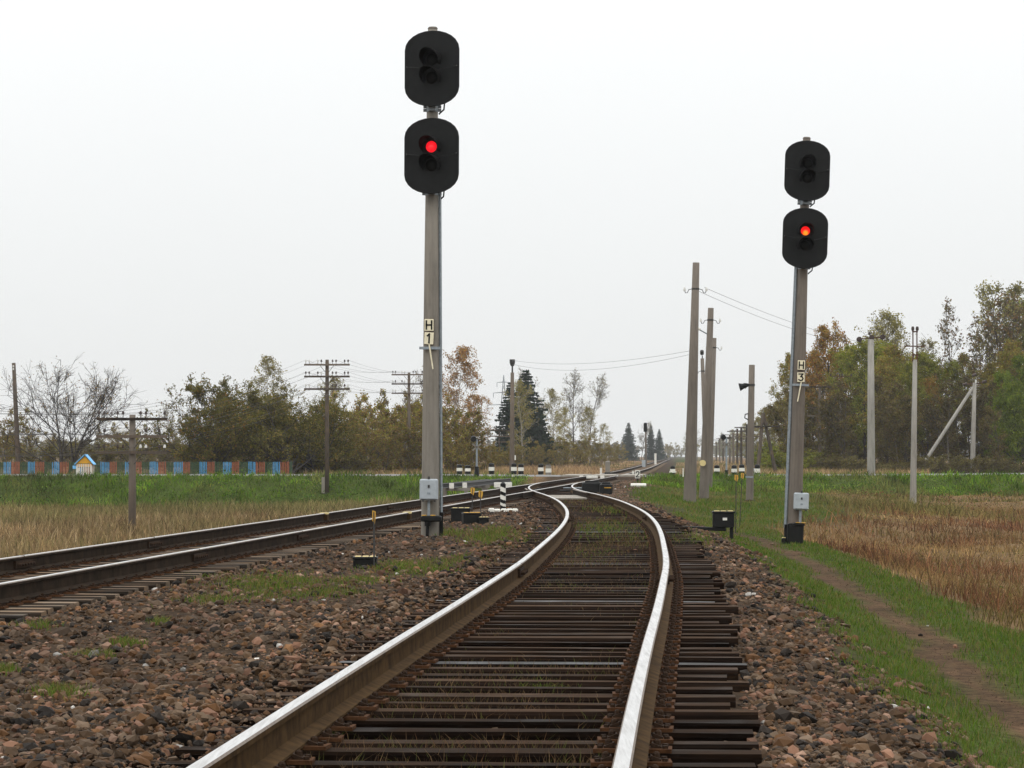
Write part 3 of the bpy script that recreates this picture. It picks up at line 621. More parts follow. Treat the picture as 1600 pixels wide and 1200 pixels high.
# fields beyond the road
n = 38000
y = scatter(n, 173, 620, 2.0); x = main_x(y) + np.where(rng.random(n) < .5, -1, 1) * (3 + rng.random(n)**1.3 * .09 * y); ok = np.abs(x) < .19 * y + 5; x, y = x[ok], y[ok]; n = len(x)
H = rng.uniform(.3, .85, n) * sstep(1.5, 8, np.abs(x - main_x(y))); H = np.maximum(H, .1)
gpp = sstep(.55, .7, fbm(x, y, 15.0))[:, None]
col = pick([(.36, .24, .12), (.30, .19, .10), (.40, .28, .15), (.22, .14, .08)], n) * (1 - gpp) + pick([(.13, .13, .04), (.16, .13, .05)], n) * gpp
blades('far_dry_grass', np.c_[x, y, ground_z(x, y) - .02], H, y * .0003 * rng.uniform(.6, 1.3, n), col, .25, 'tall straw coloured grass lining the line beyond the road', 'grass')

# ------------------------------------------------------------------ signals
def plate_outline(hw, side, cap, n=12):
    pts = []
    for k in range(n + 1):
        a = math.pi * k / n; pts.append((hw * math.cos(a), side + cap * math.sin(a)))
    for k in range(n + 1):
        a = math.pi + math.pi * k / n; pts.append((hw * math.cos(a), -side + cap * math.sin(a)))
    return pts
def ribbon(mb, pts, w, y, mi=0):
    for a, c in zip(pts[:-1], pts[1:]):
        a, c = Vector((a[0], 0, a[1])), Vector((c[0], 0, c[1])); dv = c - a; L = dv.length
        ang = math.atan2(dv.x, dv.z); mb.box(((a.x + c.x) / 2, y, (a.z + c.z) / 2), (w, .004, L + w * .85), Matrix.Rotation(ang, 3, 'Y'), mi)
GLYPH = {'H': [[(-.045, -.07), (-.045, .07)], [(.045, -.07), (.045, .07)], [(-.045, 0), (.045, 0)]],
         '1': [[(-.028, .045), (.004, .075), (.004, -.075)]],
         '3': [[(-.045, .07), (.045, .07), (-.005, .012), (.03, .005), (.045, -.03), (.025, -.062), (-.015, -.07), (-.048, -.05)]],
         '2': [[(-.045, .035), (-.03, .065), (.015, .072), (.045, .045), (.035, .01), (-.045, -.07), (.05, -.07)]]}
def signal_head(parent, z, yaw, lit, xo=0.0):
    head = MB().prism(plate_outline(.475, .325, .315), -.012, .012).build('signal_head', 'black', parent, loc=(xo, -.33, z), rotz=yaw)
    e = MB(); po = plate_outline(.475, .325, .315)
    for a, c in zip(po, po[1:] + po[:1]): e.tube([(a[0], 0, a[1]), (c[0], 0, c[1])], .014, 5)
    e.build('rim', 'black', head)
    hb = MB(); hb.box((0, .11, 0.02), (.36, .19, .74), ch=.03); hb.box((0, .23, .25), (.10, .12, .06)); hb.box((0, .23, -.22), (.10, .12, .06)); hb.build('housing', 'black', head)
    for s in (-1, 1):
        st = MB(); st.tube([(s * .455, -.02, .03), (s * .16, -.20, -.03 - .02 * s)], .008, 5); st.build('stay', 'black', head)
        bo = MB(); bo.tube([(s * .445, -.012, .03), (s * .445, -.024, .03)], .010, 6); bo.build('bolt', 'porcelain', head)
    for k, zz in enumerate((.155, -.155)):
        vz = MB(); n = 14; V_ = []; F_ = []
        for i in range(n + 1):
            a = math.radians(-32) + math.radians(244) * i / n
            cs, sn = math.cos(a), math.sin(a); L = .12 + .26 * max(0, .35 + .65 * sn)
            for r_, y_ in ((.172, -.012), (.165, -L), (.157, -L), (.164, -.012)): V_.append((r_ * cs, y_, r_ * sn + zz))
        for i in range(n):
            for q in range(4): p = (q + 1) % 4; F_.append((i * 4 + q, i * 4 + 4 + q, i * 4 + 4 + p, i * 4 + p))
        F_ += [(0, 1, 2, 3), (n * 4 + 3, n * 4 + 2, n * 4 + 1, n * 4)]
        vz.add(V_, F_); vz.build('visor', 'black_in', head)
        ln = MB(); R_ = .098 if (lit and k == 0) else .11; rings = [(R_, -.018), (R_ * .95, -.030), (R_ * .72, -.050), (R_ * .35, -.062)]; V_ = []; F_ = []
        for r_, y_ in rings:
            for i in range(18): a = 2 * math.pi * i / 18; V_.append((r_ * math.cos(a), y_, r_ * math.sin(a)))
        for q in range(3):
            for i in range(18): j = (i + 1) % 18; F_.append((q * 18 + i, q * 18 + j, q * 18 + 18 + j, q * 18 + 18 + i))
        F_.append(tuple(range(54, 72))); ln.add(V_, F_)
        o = ln.build('lens', lit if (lit and k == 0) else 'dark_lens', head, smooth=True, loc=(0, 0, zz))
        if lit and k == 0: o['label'] = 'red lit lens'
    return head
def mast_signal(label, loc, H, lean, heads, yaw, litmat, letter, plates, ladder_side, box_z, cable_style, gx_=0.0):
    T = thing('railway_signal', label, 'railway signal', loc, 0)
    T.rotation_euler = (0, lean, 0)
    MB().tube([(0, 0, -.3), (0, 0, 0), (0, 0, H * .5), (0, 0, H)], [.163, .16, .128, .082], 20).build('mast', 'concrete_dark' if ladder_side < 0 else 'concrete', T, smooth=True)
    rr = lambda z: .16 - .078 * z / H
    MB().tube([(0, 0, H), (0, 0, H + .03)], [.09, .07], 14).build('mast_cap', 'concrete_dark', T)
    for k, z in enumerate(heads):
        signal_head(T, z, yaw, litmat if k == 1 else None, 0.0)
        for zz in (z - .62, z + .52 if k else z - .68):
            bd = MB(); bd.tube([(0, 0, zz - .03), (0, 0, zz + .03)], rr(zz) + .012, 16); bd.box((0, -rr(zz) - .05, zz), (.12, .12, .05)); bd.box((-rr(zz) - .03, 0, zz), (.06, .05, .05)); bd.box((rr(zz) + .03, 0, zz), (.06, .05, .05)); bd.build('clamp_band', 'galv', T)
        z0 = z - .48; cb = MB(); sgn = 1
        cb.tube([(.14, -.10, z0), (.21, -.06, z0 - .10), (.20, -.02, z0 - .19), (.13, .0, z0 - .25), (rr(z0) + .02, 0, z0 - .27)], .014, 6); cb.build('cable', 'black_paint', T)
    # folding ladder clipped edge-on to the mast side
    s = ladder_side; zt = heads[1] - .55; ld = MB(); lx = lambda z: s * (rr(z) + .028)
    for yy in (-.02, .26): ld.tube([(lx(.35), yy, .35), (lx(zt), yy, zt)], .022, 4)
    z = .6
    while z < zt: ld.tube([(lx(z), -.02, z), (lx(z), .26, z)], .011, 5); z += .34
    ld.build('ladder', 'galv', T)
    z = .55
    while z < zt:
        lb = MB(); lb.box((lx(z) - s * .02, .02, z), (.07, .035, .035)); lb.build('ladder_bracket', 'dark_steel', T); z += 1.02
    fo = MB(); fo.box((s * .19, -.02, .12), (.06, .06, .62)); fo.build('ladder_foot', 'black_paint', T)
    for k, (ch, z) in enumerate(plates):
        yo = -rr(z) - .045; pl = MB(); w_, h_ = .158, .205
        pl.box((0, 0, 0), (w_, .012, h_), ch=.004); p = pl.build('number_plate', 'cream_enamel', T, loc=(-.035 if s > 0 else .02, yo, z))
        p.rotation_euler = (0, (.04 if k else 0) * s, 0)
        g = MB()
        for strip in GLYPH[ch]: ribbon(g, strip, .026, -.010)
        go_ = g.build('lettering', 'black', p); go_['label'] = 'black character on the plate'
        MB().box((0, .012, 0), (w_ + .014, .008, h_ + .014)).build('plate_edge', 'rust_steel', p)
    zb = plates[-1][1] - .165
    br = MB(); br.tube([(0, 0, zb - .025), (0, 0, zb + .025)], rr(zb) + .012, 16); br.box((-s * .02, -rr(zb) - .03, zb), (.36, .035, .045)); br.build('plate_band', 'galv', T)
    rd = MB(); rd.tube([(-.03 * s, -rr(zb) - .05, zb + .06), (.035 * s, -rr(zb) - .045, zb - .36)], .013, 6); rd.build('hanging_rod', 'cream_enamel', T)
    # relay cabinet
    bx = MB(); bx.box((0, 0, 0), (.315, .17, .365), ch=.022); bxo = bx.build('relay_cabinet', 'grey_paint', T, loc=(gx_, -.27, box_z))
    MB().box((0, -.09, 0.0), (.27, .018, .32), ch=.008).build('cabinet_door', 'grey_paint', bxo)
    k_ = MB(); k_.tube([(0, -.06, .18), (0, -.06, .225)], .022, 8); k_.box((0, -.105, .06), (.034, .022, .045)); k_.build('latch', 'dark_steel', bxo)
    MB().box((0, -.102, -.06), (.05, .006, .03)).build('name_tag', 'galv', bxo)
    for q in (-.1, .1): MB().box((q, -.05, -.195), (.03, .05, .03)).build('hinge', 'dark_steel', bxo)
    MB().box((0, .10, .05), (.05, .12, .04)).build('cabinet_bracket', 'galv', bxo)
    return T, rr
GL = -.22
L1, rr1 = mast_signal('tall black railway signal plated H 1 between the two tracks, lower head lit red', (WX(672.5, 49.5), 49.5, float(ground_z(WX(672.5, 49.5), 49.5)) - .02), 8.76, .004, (8.03, 6.53), -.26, 'red_lit', 'H1', [('H', 3.64), ('1', 3.41)], 1, .82, 0, -.02)
pp = MB(); pp.tube([(-.02, -.27, .64), (-.02, -.27, .37)], .024, 8); pp.build('conduit', 'galv', L1)
pp = MB(); pp.box((.02, -.26, .325), (.36, .2, .10), ch=.02); cc = pp.build('cable_coupling', 'black_paint', L1)
for q in (-.10, .05): MB().box((q, -.27, .382), (.085, .15, .014), ch=.004).build('yellow_cap', 'yellow', cc)
MB().tube([(-.04, -.26, .27), (-.04, -.26, .20)], .055, 10).build('conduit_collar', 'black_paint', L1)
MB().tube([(-.04, -.26, .22), (-.05, -.25, -.12)], .03, 8).build('lower_conduit', 'black_paint', L1)
L3, rr3 = mast_signal('black railway signal plated H 3 leaning beside the footpath, lower head lit red', (WX(1240, 62), 62, float(ground_z(WX(1240, 62), 62)) - .02), 8.76, .034, (8.03, 6.58), .03, 'red_lit_hot', 'H3', [('H', 3.86), ('3', 3.60)], -1, .94, 1, .10)
pp = MB(); pp.tube([(.09, -.27, .76), (.09, -.27, .47)], .026, 8); pp.build('conduit', 'galv', L3)
pp = MB(); pp.box((.0, -.20, .20), (.34, .22, .52), ch=.015); pp.box((.06, -.24, .44), (.26, .2, .07), ch=.02); cc = pp.build('cable_coupling', 'black_paint', L3)
for q in (.05, .16): MB().box((q, -.26, .482), (.09, .15, .014), ch=.004).build('yellow_cap', 'yellow', cc)
pp = MB(); pp.box((-.24, -.18, .06), (.09, .14, .16), ch=.012); c2 = pp.build('cable_coupling', 'black_paint', L3)
MB().box((-.24, -.19, .148), (.075, .11, .014), ch=.004).build('yellow_cap', 'cream_yellow', c2)

# ------------------------------------------------------------------ poles
def gz(x, y): return float(ground_z(np.array([x]), np.array([y]))[0])
def insul(mb, p, mi=1, s=1.0):
    x, y, z = p; mb.tube([(x, y, z - .06 * s), (x, y, z + .06 * s)], .014 * s, 5, 0); mb.tube([(x, y, z + .05 * s), (x, y, z + .09 * s), (x, y, z + .17 * s)], [.045 * s, .052 * s, .03 * s], 7, mi)
def telegraph_pole(px, d, topy, basey, arms, label, group=None, stub=False, rpole=.125, detail=True, awid=2.5, lean=0.0, wood=True):
    X = WX(px, d); g = min(gz(X, d), WZ(basey, d)) ; zt = WZ(topy, d)
    T = thing('telegraph_pole', label, 'telegraph pole', (X, d, g), 0, group); H = zt - g
    MB().tube([(0, 0, -.4), (0, 0, H * .6), (lean, 0, H)], [rpole, rpole * .9, rpole * .78], 10).build('post', 'pole_wood' if wood else 'concrete_dark', T, smooth=True)
    if stub:
        MB().box((-.2, 0, .8), (.18, .18, 2.0), ch=.02).build('stub', 'concrete', T)
        MB().box((-.1, 0, .9), (.5, .3, .06)).build('binding', 'dark_steel', T)
    for ay in arms:
        az = WZ(ay, d) - g
        a = MB().box((0, -rpole - .04, az), (awid, .085, .10)).build('cross_arm', 'pole_wood', T)
        offs = (-1.16, -.97, -.5, -.31, .31, .5, .97, 1.16)
        for q in offs:
            i_ = MB(); insul(i_, (q * awid / 2.5, -rpole - .04, az + .11)); i_.build('insulator', ['dark_steel', 'porcelain' if rnd.random() < .4 else 'porcelain_brown'], a)
        if detail:
            for s in (-1, 1): MB().tube([(s * .38, -rpole - .07, az - .04), (s * .08, -rpole - .02, az - .42)], .014, 5).build('brace', 'dark_steel', a)
    return T
gp = 'telegraph poles along the main line'
telegraph_pole(207, 102, 648, 808, (655, 682, 707), 'short stout telegraph pole with three cross arms standing in the dry field', None, rpole=.14, wood=False)
telegraph_pole(511, 158, 562, 797, (570, 588.5, 608), 'tall telegraph pole with three cross arms on a concrete stub at the bank foot', None, stub=True)
telegraph_pole(639, 208, 582, 748, (585.5, 600, 614.5), 'tall dark telegraph pole with three cross arms behind the road by the thicket')
for d in (258, 308, 358, 408):
    px = 1065 - FPX * 19.5 / d
    telegraph_pole(px, d, HOR - 2.75 * FPX / d, 745, [HOR - q * FPX / d for q in (2.6, 2.0, 1.4)], 'low telegraph pole with three cross arms in the grass beyond the road', gp, detail=False, rpole=.11)
for px, d in ((875, 462), (922, 614), (951, 770), (971, 930), (988, 1130), (900, 535), (937, 690)):
    telegraph_pole(px, d, HOR - 2.75 * FPX / d, HOR + 1.6 * FPX / d, [HOR - q * FPX / d for q in (2.55, 1.95, 1.35)], 'distant low telegraph pole with cross arms beside the straw grass', 'distant telegraph poles', detail=False, rpole=.13)
# wires on the telegraph line
def sag(a, c, s, n=10): return [Vector(a).lerp(Vector(c), i / n) - Vector((0, 0, 4 * s * (i / n) * (1 - i / n))) for i in range(n + 1)]
spts = []
for px, d, ar in ((-450, 52, (640, 690, 738)), (207, 102, (655, 682, 707)), (511, 158, (570, 588.5, 608)), (639, 208, (585.5, 600, 614.5)), (1065 - FPX * 19.5 / 258, 258, None), (1065 - FPX * 19.5 / 308, 308, None), (1065 - FPX * 19.5 / 358, 358, None), (1065 - FPX * 19.5 / 408, 408, None), (875, 462, None)):
    if ar is None: ar = [HOR - q * FPX / d for q in (2.6, 2.0, 1.4)]
    if d == 52: zz = [2.4, 1.8, 1.2]
    else: zz = [WZ(q, d) for q in ar]
    spts.append((WX(px, d), d, zz))
for k in range(3):
    for q in (-1.16, -.5, .5, 1.16):
        path = []
        for A, B_ in zip(spts[:-1], spts[1:]): path += sag((A[0] + q, A[1] - .17, A[2][k] + .26), (B_[0] + q, B_[1] - .17, B_[2][k] + .26), .35)[:-1]
        mb = MB(); mb.tube(path, .006, 3); tag(mb.build('telegraph_wire', 'wire'), 'thin telegraph wire strung between the poles with three cross arms', 'wire', 'telegraph wires')

def pole(name, px, d, topy, basey, r0, r1, mat, label, lean_px=0.0, cat='utility pole', group=None, n=12):
    X = WX(px, d); g = WZ(basey, d); zg = gz(X, d); g = min(g, zg + .02) if abs(g - zg) < 1.2 else zg
    T = thing(name, label, cat, (X, d, g), 0, group); H = WZ(topy, d) - g; lx = lean_px / FPX * d
    MB().tube([(0, 0, -.4), (0, 0, 0), (lx * .5, 0, H * .5), (lx, 0, H)], [r0, r0, (r0 + r1) / 2, r1], n).build('post', mat, T, smooth=True)
    return T, H, lx
def hook_ins(T, z, xo, r, s=1.0):
    o = MB(); o.tube([(xo - r - .02, 0, z), (xo + r + .02, 0, z)], .03, 6); b = MB().tube([(xo, 0, z - .03), (xo, 0, z + .03)], r + .015, 10).build('clamp_band', 'dark_steel', T)
    for sg in (-1, 1):
        h = MB(); x0 = xo + sg * r
        h.tube([(x0, 0, z), (x0 + sg * .12, 0, z - .03), (x0 + sg * .17, 0, z - .14), (x0 + sg * .24, 0, z - .15), (x0 + sg * .28, 0, z - .04)], .014, 5)
        h.tube([(x0 + sg * .28, 0, z - .08), (x0 + sg * .28, 0, z - .02), (x0 + sg * .28, 0, z + .06)], [.045, .05, .03], 7, 1); h.build('hook_insulator', ['dark_steel', 'porcelain'], T)
P1, H1, l1 = pole('concrete_pole', 1077.5, 107, 410, 773, .24, .125, 'concrete_dark', 'tallest concrete pole in the leaning group beside the level crossing', 10.5); hook_ins(P1, H1 - .98, l1 * .9, .13)
MB().box((-.245, -.05, 1.1), (.035, .12, .32)).build('white_marker', 'white_paint', P1)
P2, H2, l2 = pole('concrete_pole', 1099.5, 120, 481, 768, .21, .12, 'concrete_dark', 'middle concrete pole of the leaning group, carrying a street lamp on an arm', 11.5); hook_ins(P2, H2 - .5, l2 * .93, .12)
la = MB(); la.tube([(l2 * .85, 0, H2 - 1.15), (l2 * .85 - .42, -.1, H2 - .92)], .025, 6); la.build('lamp_arm', 'galv', P2)
la = MB(); la.box((l2 * .85 - .55, -.13, H2 - .83), (.36, .16, .10), Matrix.Rotation(.5, 3, 'Y'), ch=.03); la.build('street_lamp', 'white_paint', P2)
MB().tube([(-.06, -.22, 1.5), (-.06, -.30, 1.5)], .13, 14).build('round_plate', 'cream_yellow', P2)
P3, H3, l3 = pole('concrete_pole', 1107, 150, 528, 753, .19, .11, 'concrete_dark', 'shortest concrete pole at the back of the leaning group by the crossing', 9.5); hook_ins(P3, H3 - .5, l3 * .93, .11)
P4, H4, l4 = pole('lamp_pole', 1104, 160, 560, 748, .14, .1, 'concrete_dark', 'slim pole with a floodlight on top leaning against the crossing pole group', -6.5, 'lamp post')
fl = MB(); fl.tube([(l4, 0, H4), (l4, 0, H4 + .16)], .03, 6); fl.box((l4 - .02, -.02, H4 + .33), (.2, .24, .28), Matrix.Rotation(.35, 3, 'X'), ch=.05); fl.build('floodlight', 'dark_steel', P4); hook_ins(P4, H4 - .7, l4 * .9, .1)
P5, H5, l5 = pole('loudspeaker_pole', 1171, 117, 570, 776, .155, .12, 'concrete_dark', 'brown concrete pole with a black horn loudspeaker beside the crossing', 4, 'utility pole')
sp = MB(); zc = WZ(603, 117) - P5.location.z
sp.tube([(.05, 0, zc + .05), (-.12, 0, zc + .03), (-.2, 0, zc)], [.03, .09, .13], 10); sp.tube([(-.18, 0, zc), (-.28, 0, zc - .02), (-.40, 0, zc - .05)], [.09, .12, .17], 12); sp.build('horn_loudspeaker', 'black', P5)
MB().tube([(.09, 0, zc), (.09, 0, zc + .08)], .14, 10).build('clamp_band', 'dark_steel', P5)
MB().tube([(0, 0, .0), (0, 0, .07)], .22, 10).build('base_collar', 'black_paint', P5)
MB().tube([(0, 0, .95), (0, 0, 1.03)], .165, 12).build('grey_band', 'galv', P5)
q5 = MB(); zc = WZ(652, 117) - P5.location.z; q5.tube([(-.06, -.05, zc - .1), (-.20, -.1, zc - .02), (-.18, -.1, zc + .12), (-.05, -.05, zc + .14)], .025, 5); q5.build('cable_loop', 'black_paint', P5)

def tpole(px, d, topy, basey, r0, r1, label, kind, mat='concrete_light', lean=0):
    ptop = 562 if kind == 'trident' else topy + 1.75 * FPX / d if kind == 'thin' else topy
    T, H, l = pole('power_pole', px, d, ptop, basey, r0, r1, mat, label, lean, 'power pole'); H = WZ(topy, d) - T.location.z
    if kind == 'yoke':
        a = MB(); z = H + .05; a.tube([(l - .62, 0, z - .04), (l, 0, z + .04), (l + .62, 0, z + .06)], .035, 6); a.build('cross_arm', 'rust_steel', T)
        for q, zz in ((-.72, -.06), (0.05, .05), (.72, .08)):
            i = MB(); i.tube([(l + q, -.12, z + zz), (l + q, .12, z + zz)], [.165, .165], 12); i.tube([(l + q, -.2, z + zz), (l + q, .2, z + zz)], .08, 8); i.build('insulator', 'porcelain_brown', T)
        i = MB(); i.tube([(l, 0, z), (l - .06, 0, z + .25)], .03, 5); i.tube([(l - .08, 0, z + .24), (l - .08, 0, z + .38)], .08, 8); i.build('top_insulator', 'porcelain_brown', T)
    elif kind == 'trident':
        st = WZ(565, d) - T.location.z
        for q in (-.09, .09): MB().box((l + q, 0, (st + H) / 2), (.05, .05, H - st)).build('upright', 'rust_steel', T)
        for z in (st + .05, st + .3, H - .12): MB().box((l, -.03, z), (.26, .04, .06)).build('tie_bar', 'rust_steel', T)
        zz = H - .78; MB().box((l, -.05, zz), (.95, .05, .05)).build('cross_arm', 'rust_steel', T)
        for q, z2, m_ in ((-.10, H - .05, 'porcelain_brown'), (.10, H - .05, 'porcelain_brown'), (-.56, zz - .06, 'porcelain'), (.56, zz - .06, 'porcelain')):
            i = MB(); i.tube([(l + q, -.05, z2 - .03), (l + q, -.05, z2 + .05), (l + q, -.05, z2 + .16)], [.05, .075, .055], 8); i.build('insulator', m_, T)
    elif kind == 'strut':
        z = WZ(600, d) - T.location.z; a = MB(); a.tube([(l - .75, 0, z - .05), (l + .75, 0, z + .12)], .045, 6); a.build('cross_arm', 'rust_steel', T)
        for q, zz in ((-.78, -.02), (.8, .18), (-.02, .72)):
            i = MB(); i.tube([(l + q - .17, 0, z + zz - .05), (l + q + .17, 0, z + zz + .05)], .12, 10); i.build('insulator', 'porcelain_brown', T)
        i = MB(); i.tube([(l + .1, 0, H), (l + .1, 0, H + .25)], .07, 8); i.build('top_insulator', 'porcelain', T)
        zc = WZ(605, d) - T.location.z; b0 = Vector((WX(1432, d) - T.location.x, 0, WZ(741, d) - T.location.z)); b1 = Vector((l * .9 - .1, 0, zc))
        MB().tube([b0 - (b1 - b0).normalized() * .5, b0, b1], [.15, .15, .13], 10).build('strut', mat, T, smooth=True)
        MB().box((-.02, -.19, .45), (.22, .02, .3)).build('number_plate', 'white_paint', T)
    elif kind == 'thin':
        st = H - 1.9
        for q in (-.07, .07): MB().box((l + q, 0, st + .95), (.05, .05, 1.9)).build('upright', 'rust_steel', T)
        MB().box((l, -.04, H - .1), (1.8, .05, .05)).build('cross_arm', 'rust_steel', T)
        for q in (-.85, -.1, .1, .85):
            i = MB(); i.tube([(l + q, -.04, H - .1), (l + q, -.04, H + .1)], .06, 7); i.build('insulator', 'porcelain_brown', T)
    elif kind == 'tele':
        for z in (H - .1, H - 1.9, H - 2.6): MB().box((l, -.1, z), (2.0 if z > H - 1 else 2.3, .1, .11)).build('cross_arm', 'pole_wood', T)
        for s_ in (-1, 1): MB().tube([(l + s_ * .5, -.1, H - .12), (l + s_ * .1, -.1, H - .7)], .03, 5).build('brace', 'dark_steel', T)
    return T
tpole(1361, 178, 530, 740, .255, .19, 'thick pale concrete power pole behind the road with three round insulators', 'yoke')
tpole(1426, 130, 514, 800, .155, .10, 'slim concrete power pole in the ditch with a rusty steel trident top', 'trident', lean=4)
tpole(1519, 235, 598, 738, .22, .15, 'concrete power pole braced by a long slanting concrete strut', 'strut', lean=4)
tpole(1314, 240, 586, 738, .16, .12, 'thin concrete power pole with a rusty top and four insulators before the wood', 'thin', 'concrete')
tpole(1281, 250, 603, 738, .14, .12, 'dark wooden pole with cross arms standing in front of the rust coloured birch', 'tele', 'pole_wood')
TL, HL, ll = pole('lamp_pole', 800, 180, 582, 743, .17, .11, 'pole_wood', 'brown lamp pole by the crossing in front of the big spruce', 0.5, 'lamp post')
lh = MB(); lh.tube([(ll, 0, HL), (ll, 0, HL + .45)], .05, 6); lh.tube([(ll, 0, HL + .40), (ll, 0, HL + .6), (ll, 0, HL + .82)], [.10, .17, .17], 10); lh.build('lamp_head', 'dark_steel', TL)
MB().box((.2, -.2, 1.45), (.08, .03, .3)).build('white_plate', 'white_paint', TL)
TT, HT, lt = pole('wooden_pole', 30, 200, 567, 735, .19, .13, 'pole_wood', 'tall wooden pole leaning beside the bare garden tree', -9, 'utility pole')
tc_ = MB(); tc_.tube([(lt, -.14, HT - .5), (lt, -.14, HT - .36)], .05, 6); tc_.tube([(lt, -.14, HT - .3), (lt, -.14, HT - .16)], .05, 6); tc_.build('insulator', 'porcelain', TT)
# wooden A-frame pole
X = WX(1190, 210); g = gz(X, 210); A = thing('a_frame_pole', 'dark wooden A-frame pole with cross arms beyond the crossing', 'telegraph pole', (X, 210, g)); HA = WZ(645, 210) - g
MB().tube([(-.35, 0, -.3), (0.1, 0, HA)], [.16, .11], 9).build('leg', 'pole_wood', A); MB().tube([(WX(1215, 210) - X, 0.3, -.3), (0.12, 0, HA)], [.15, .11], 9).build('leg', 'pole_wood', A)
for z in (HA - 1.0,): MB().box((.25, -.15, z), (2.2, .1, .11)).build('cross_arm', 'pole_wood', A)
for q in (-.75, -.5, .1, .4, .9, 1.2):
    i = MB(); insul(i, (q, -.15, HA - .88)); i.build('insulator', ['dark_steel', 'porcelain_brown'], A)
for d in (300, 335, 365, 400, 435, 475, 520, 580, 650):
    px = 1065 + 102 * (300 / d) ** .82
    T = thing('line_pole', 'slender dark pole in the receding row on the wood side of the line', 'telegraph pole', (WX(px, d), d, gz(WX(px, d), d)), 0, 'receding row of poles'); H = 4.75 + rnd.uniform(-.3, .3)
    MB().tube([(0, 0, -.3), (0, 0, H)], [.15, .12], 8).build('post', 'pole_wood', T); MB().box((0, -.12, H - .35), (2.6, .1, .11)).build('cross_arm', 'pole_wood', T)
    if d in (300, 365): MB().box((0, -.12, H - 1.3), (2.6, .1, .11)).build('cross_arm', 'pole_wood', T)
def span(a, c, s, label, grp, r=.008):
    mb = MB(); mb.tube(sag(a, c, s, 16), r, 3); tag(mb.build('overhead_wire', 'wire'), label, 'wire', grp)
span((WX(800, 180) , 180, WZ(563, 180)), (WX(1080, 107), 107, WZ(447, 107) - 2.4), .35, 'thin overhead wire from the lamp pole to the leaning pole group', 'wires over the track')
span((WX(800, 180) , 180, WZ(569, 180)), (WX(1086, 107), 107, WZ(447, 107) - 2.5), .5, 'thin overhead wire from the lamp pole to the leaning pole group', 'wires over the track')
for dz_, o_ in ((0, .2), (-.15, -.2)): span((WX(1097 + 20 * o_, 107), 107, WZ(449, 107) + dz_), (WX(1361, 178) + o_ * 3, 178, WZ(540, 178)), .3, 'thin power wire from the tallest leaning pole to the thick pale pole', 'power wires to the thick pole')
span((WX(1440, 130), 130, WZ(520, 130)), (WX(1523, 235), 235, WZ(595, 235)), .4, 'thin power wire from the trident pole to the strutted pole', None)

# ------------------------------------------------------------------ crossing furniture
def bollard_mesh():
    mb = MB()
    for z0, z1, mi, w in ((0, .12, 0, .20), (.12, .24, 1, .20), (.24, .47, 2, .205), (.47, .60, 1, .20)):
        mb.box((0, 0, (z0 + z1) / 2), (w, w, z1 - z0), mi=0 if mi == 0 else mi - 1 + 0 if mi == 1 else 1)
    return mb
def bollard(px, d, py0, py1, label, grp, wpx=9, kind=0):
    X = WX(px, d); g = gz(X, d); H = max(.35, WZ(py0, d) - g); w = wpx / FPX * d * .5
    T = thing('crossing_post', label, 'bollard', (X, d, g), 0, grp)
    MB().tube([(0, 0, -.2), (0, 0, H)], [w, w * .92], 10).build('post', 'black_paint' if kind == 0 else 'concrete', T)
    MB().tube([(0, 0, H), (0, 0, H + .05)], [w * .92, w * .45], 10).build('cap', 'black_paint', T)
    MB().tube([(0, 0, H * .46), (0, 0, H * .76)], [w * 1.03, w * 1.0], 10).build('white_band', 'white_paint', T)
    MB().tube([(0, 0, -.05), (0, 0, H * .16)], w * 1.03, 10).build('white_foot', 'white_paint', T)
    return T
for px, d, a in ((718, 161.3, 727), (731, 172, 728), (768, 161.2, 725), (803, 161.4, 725), (814, 172.5, 726), (845, 172.5, 726)):
    bollard(px, d, a, 744, 'black and white banded post at the crossing on the garden side of the tracks', 'crossing posts on the garden side')
bollard(857, 174, 727, 744, 'grey concrete post with a faded white band beside the crossing', None, 9, 1)
for px, d, a in ((1120, 172.5, 728), (1147, 173, 728), (1159, 172.5, 727), (1183, 173.5, 727)):
    bollard(px, d, a, 742, 'black and white banded post at the crossing on the wood side of the tracks', 'crossing posts on the wood side')
T = bollard(1051, 173, 729, 742, 'black and white post with a short white cross bar by the crossing', None, 8); MB().box((0, -.12, .30), (.40, .06, .10)).build('cross_bar', 'white_paint', T)
def crossing_light(px, d, topy, label, two):
    X = WX(px, d); g = gz(X, d); H = WZ(topy, d) - g
    T = thing('crossing_light', label, 'crossing signal', (X, d, g))
    MB().tube([(0, 0, .5), (0, 0, H)], .055, 10).build('post', 'galv', T); MB().tube([(0, 0, -.2), (0, 0, .55)], [.16, .11], 10).build('base', 'black_paint', T)
    for s in ((-.22, .22) if two else (-.18,)):
        h = MB(); h.tube([(s, -.16, H - .02), (s, .1, H - .02)], .15, 12); h.tube([(s, .1, H), (s, .4, H + .02)], [.155, .17], 12); h.build('lamp_head', 'black', T)
    MB().box((0, 0, H - .05), (.6, .05, .05)).build('arm', 'dark_steel', T)
    for s in (-1, 1): MB().box((0, -.07, H - .45), (.09, .02, .62), Matrix.Rotation(s * .9, 3, 'Y')).build('cross_board', 'concrete', T)
    return T
crossing_light(745, 161.2, 686, 'grey crossing light on a black base before the garden side thicket', False)
crossing_light(1135, 173.5, 683, 'crossing light with a cross board on the wood side of the road', False)
cb = thing('relay_box', 'pale grey relay box at the crossing beside the A-frame pole', 'equipment box', (WX(1179, 176), 176, gz(WX(1179, 176), 176)))
MB().box((0, 0, .42), (.42, .35, .7), ch=.03).build('case', 'grey_paint', cb); MB().box((0, 0, .04), (.5, .42, .1)).build('plinth', 'concrete', cb)
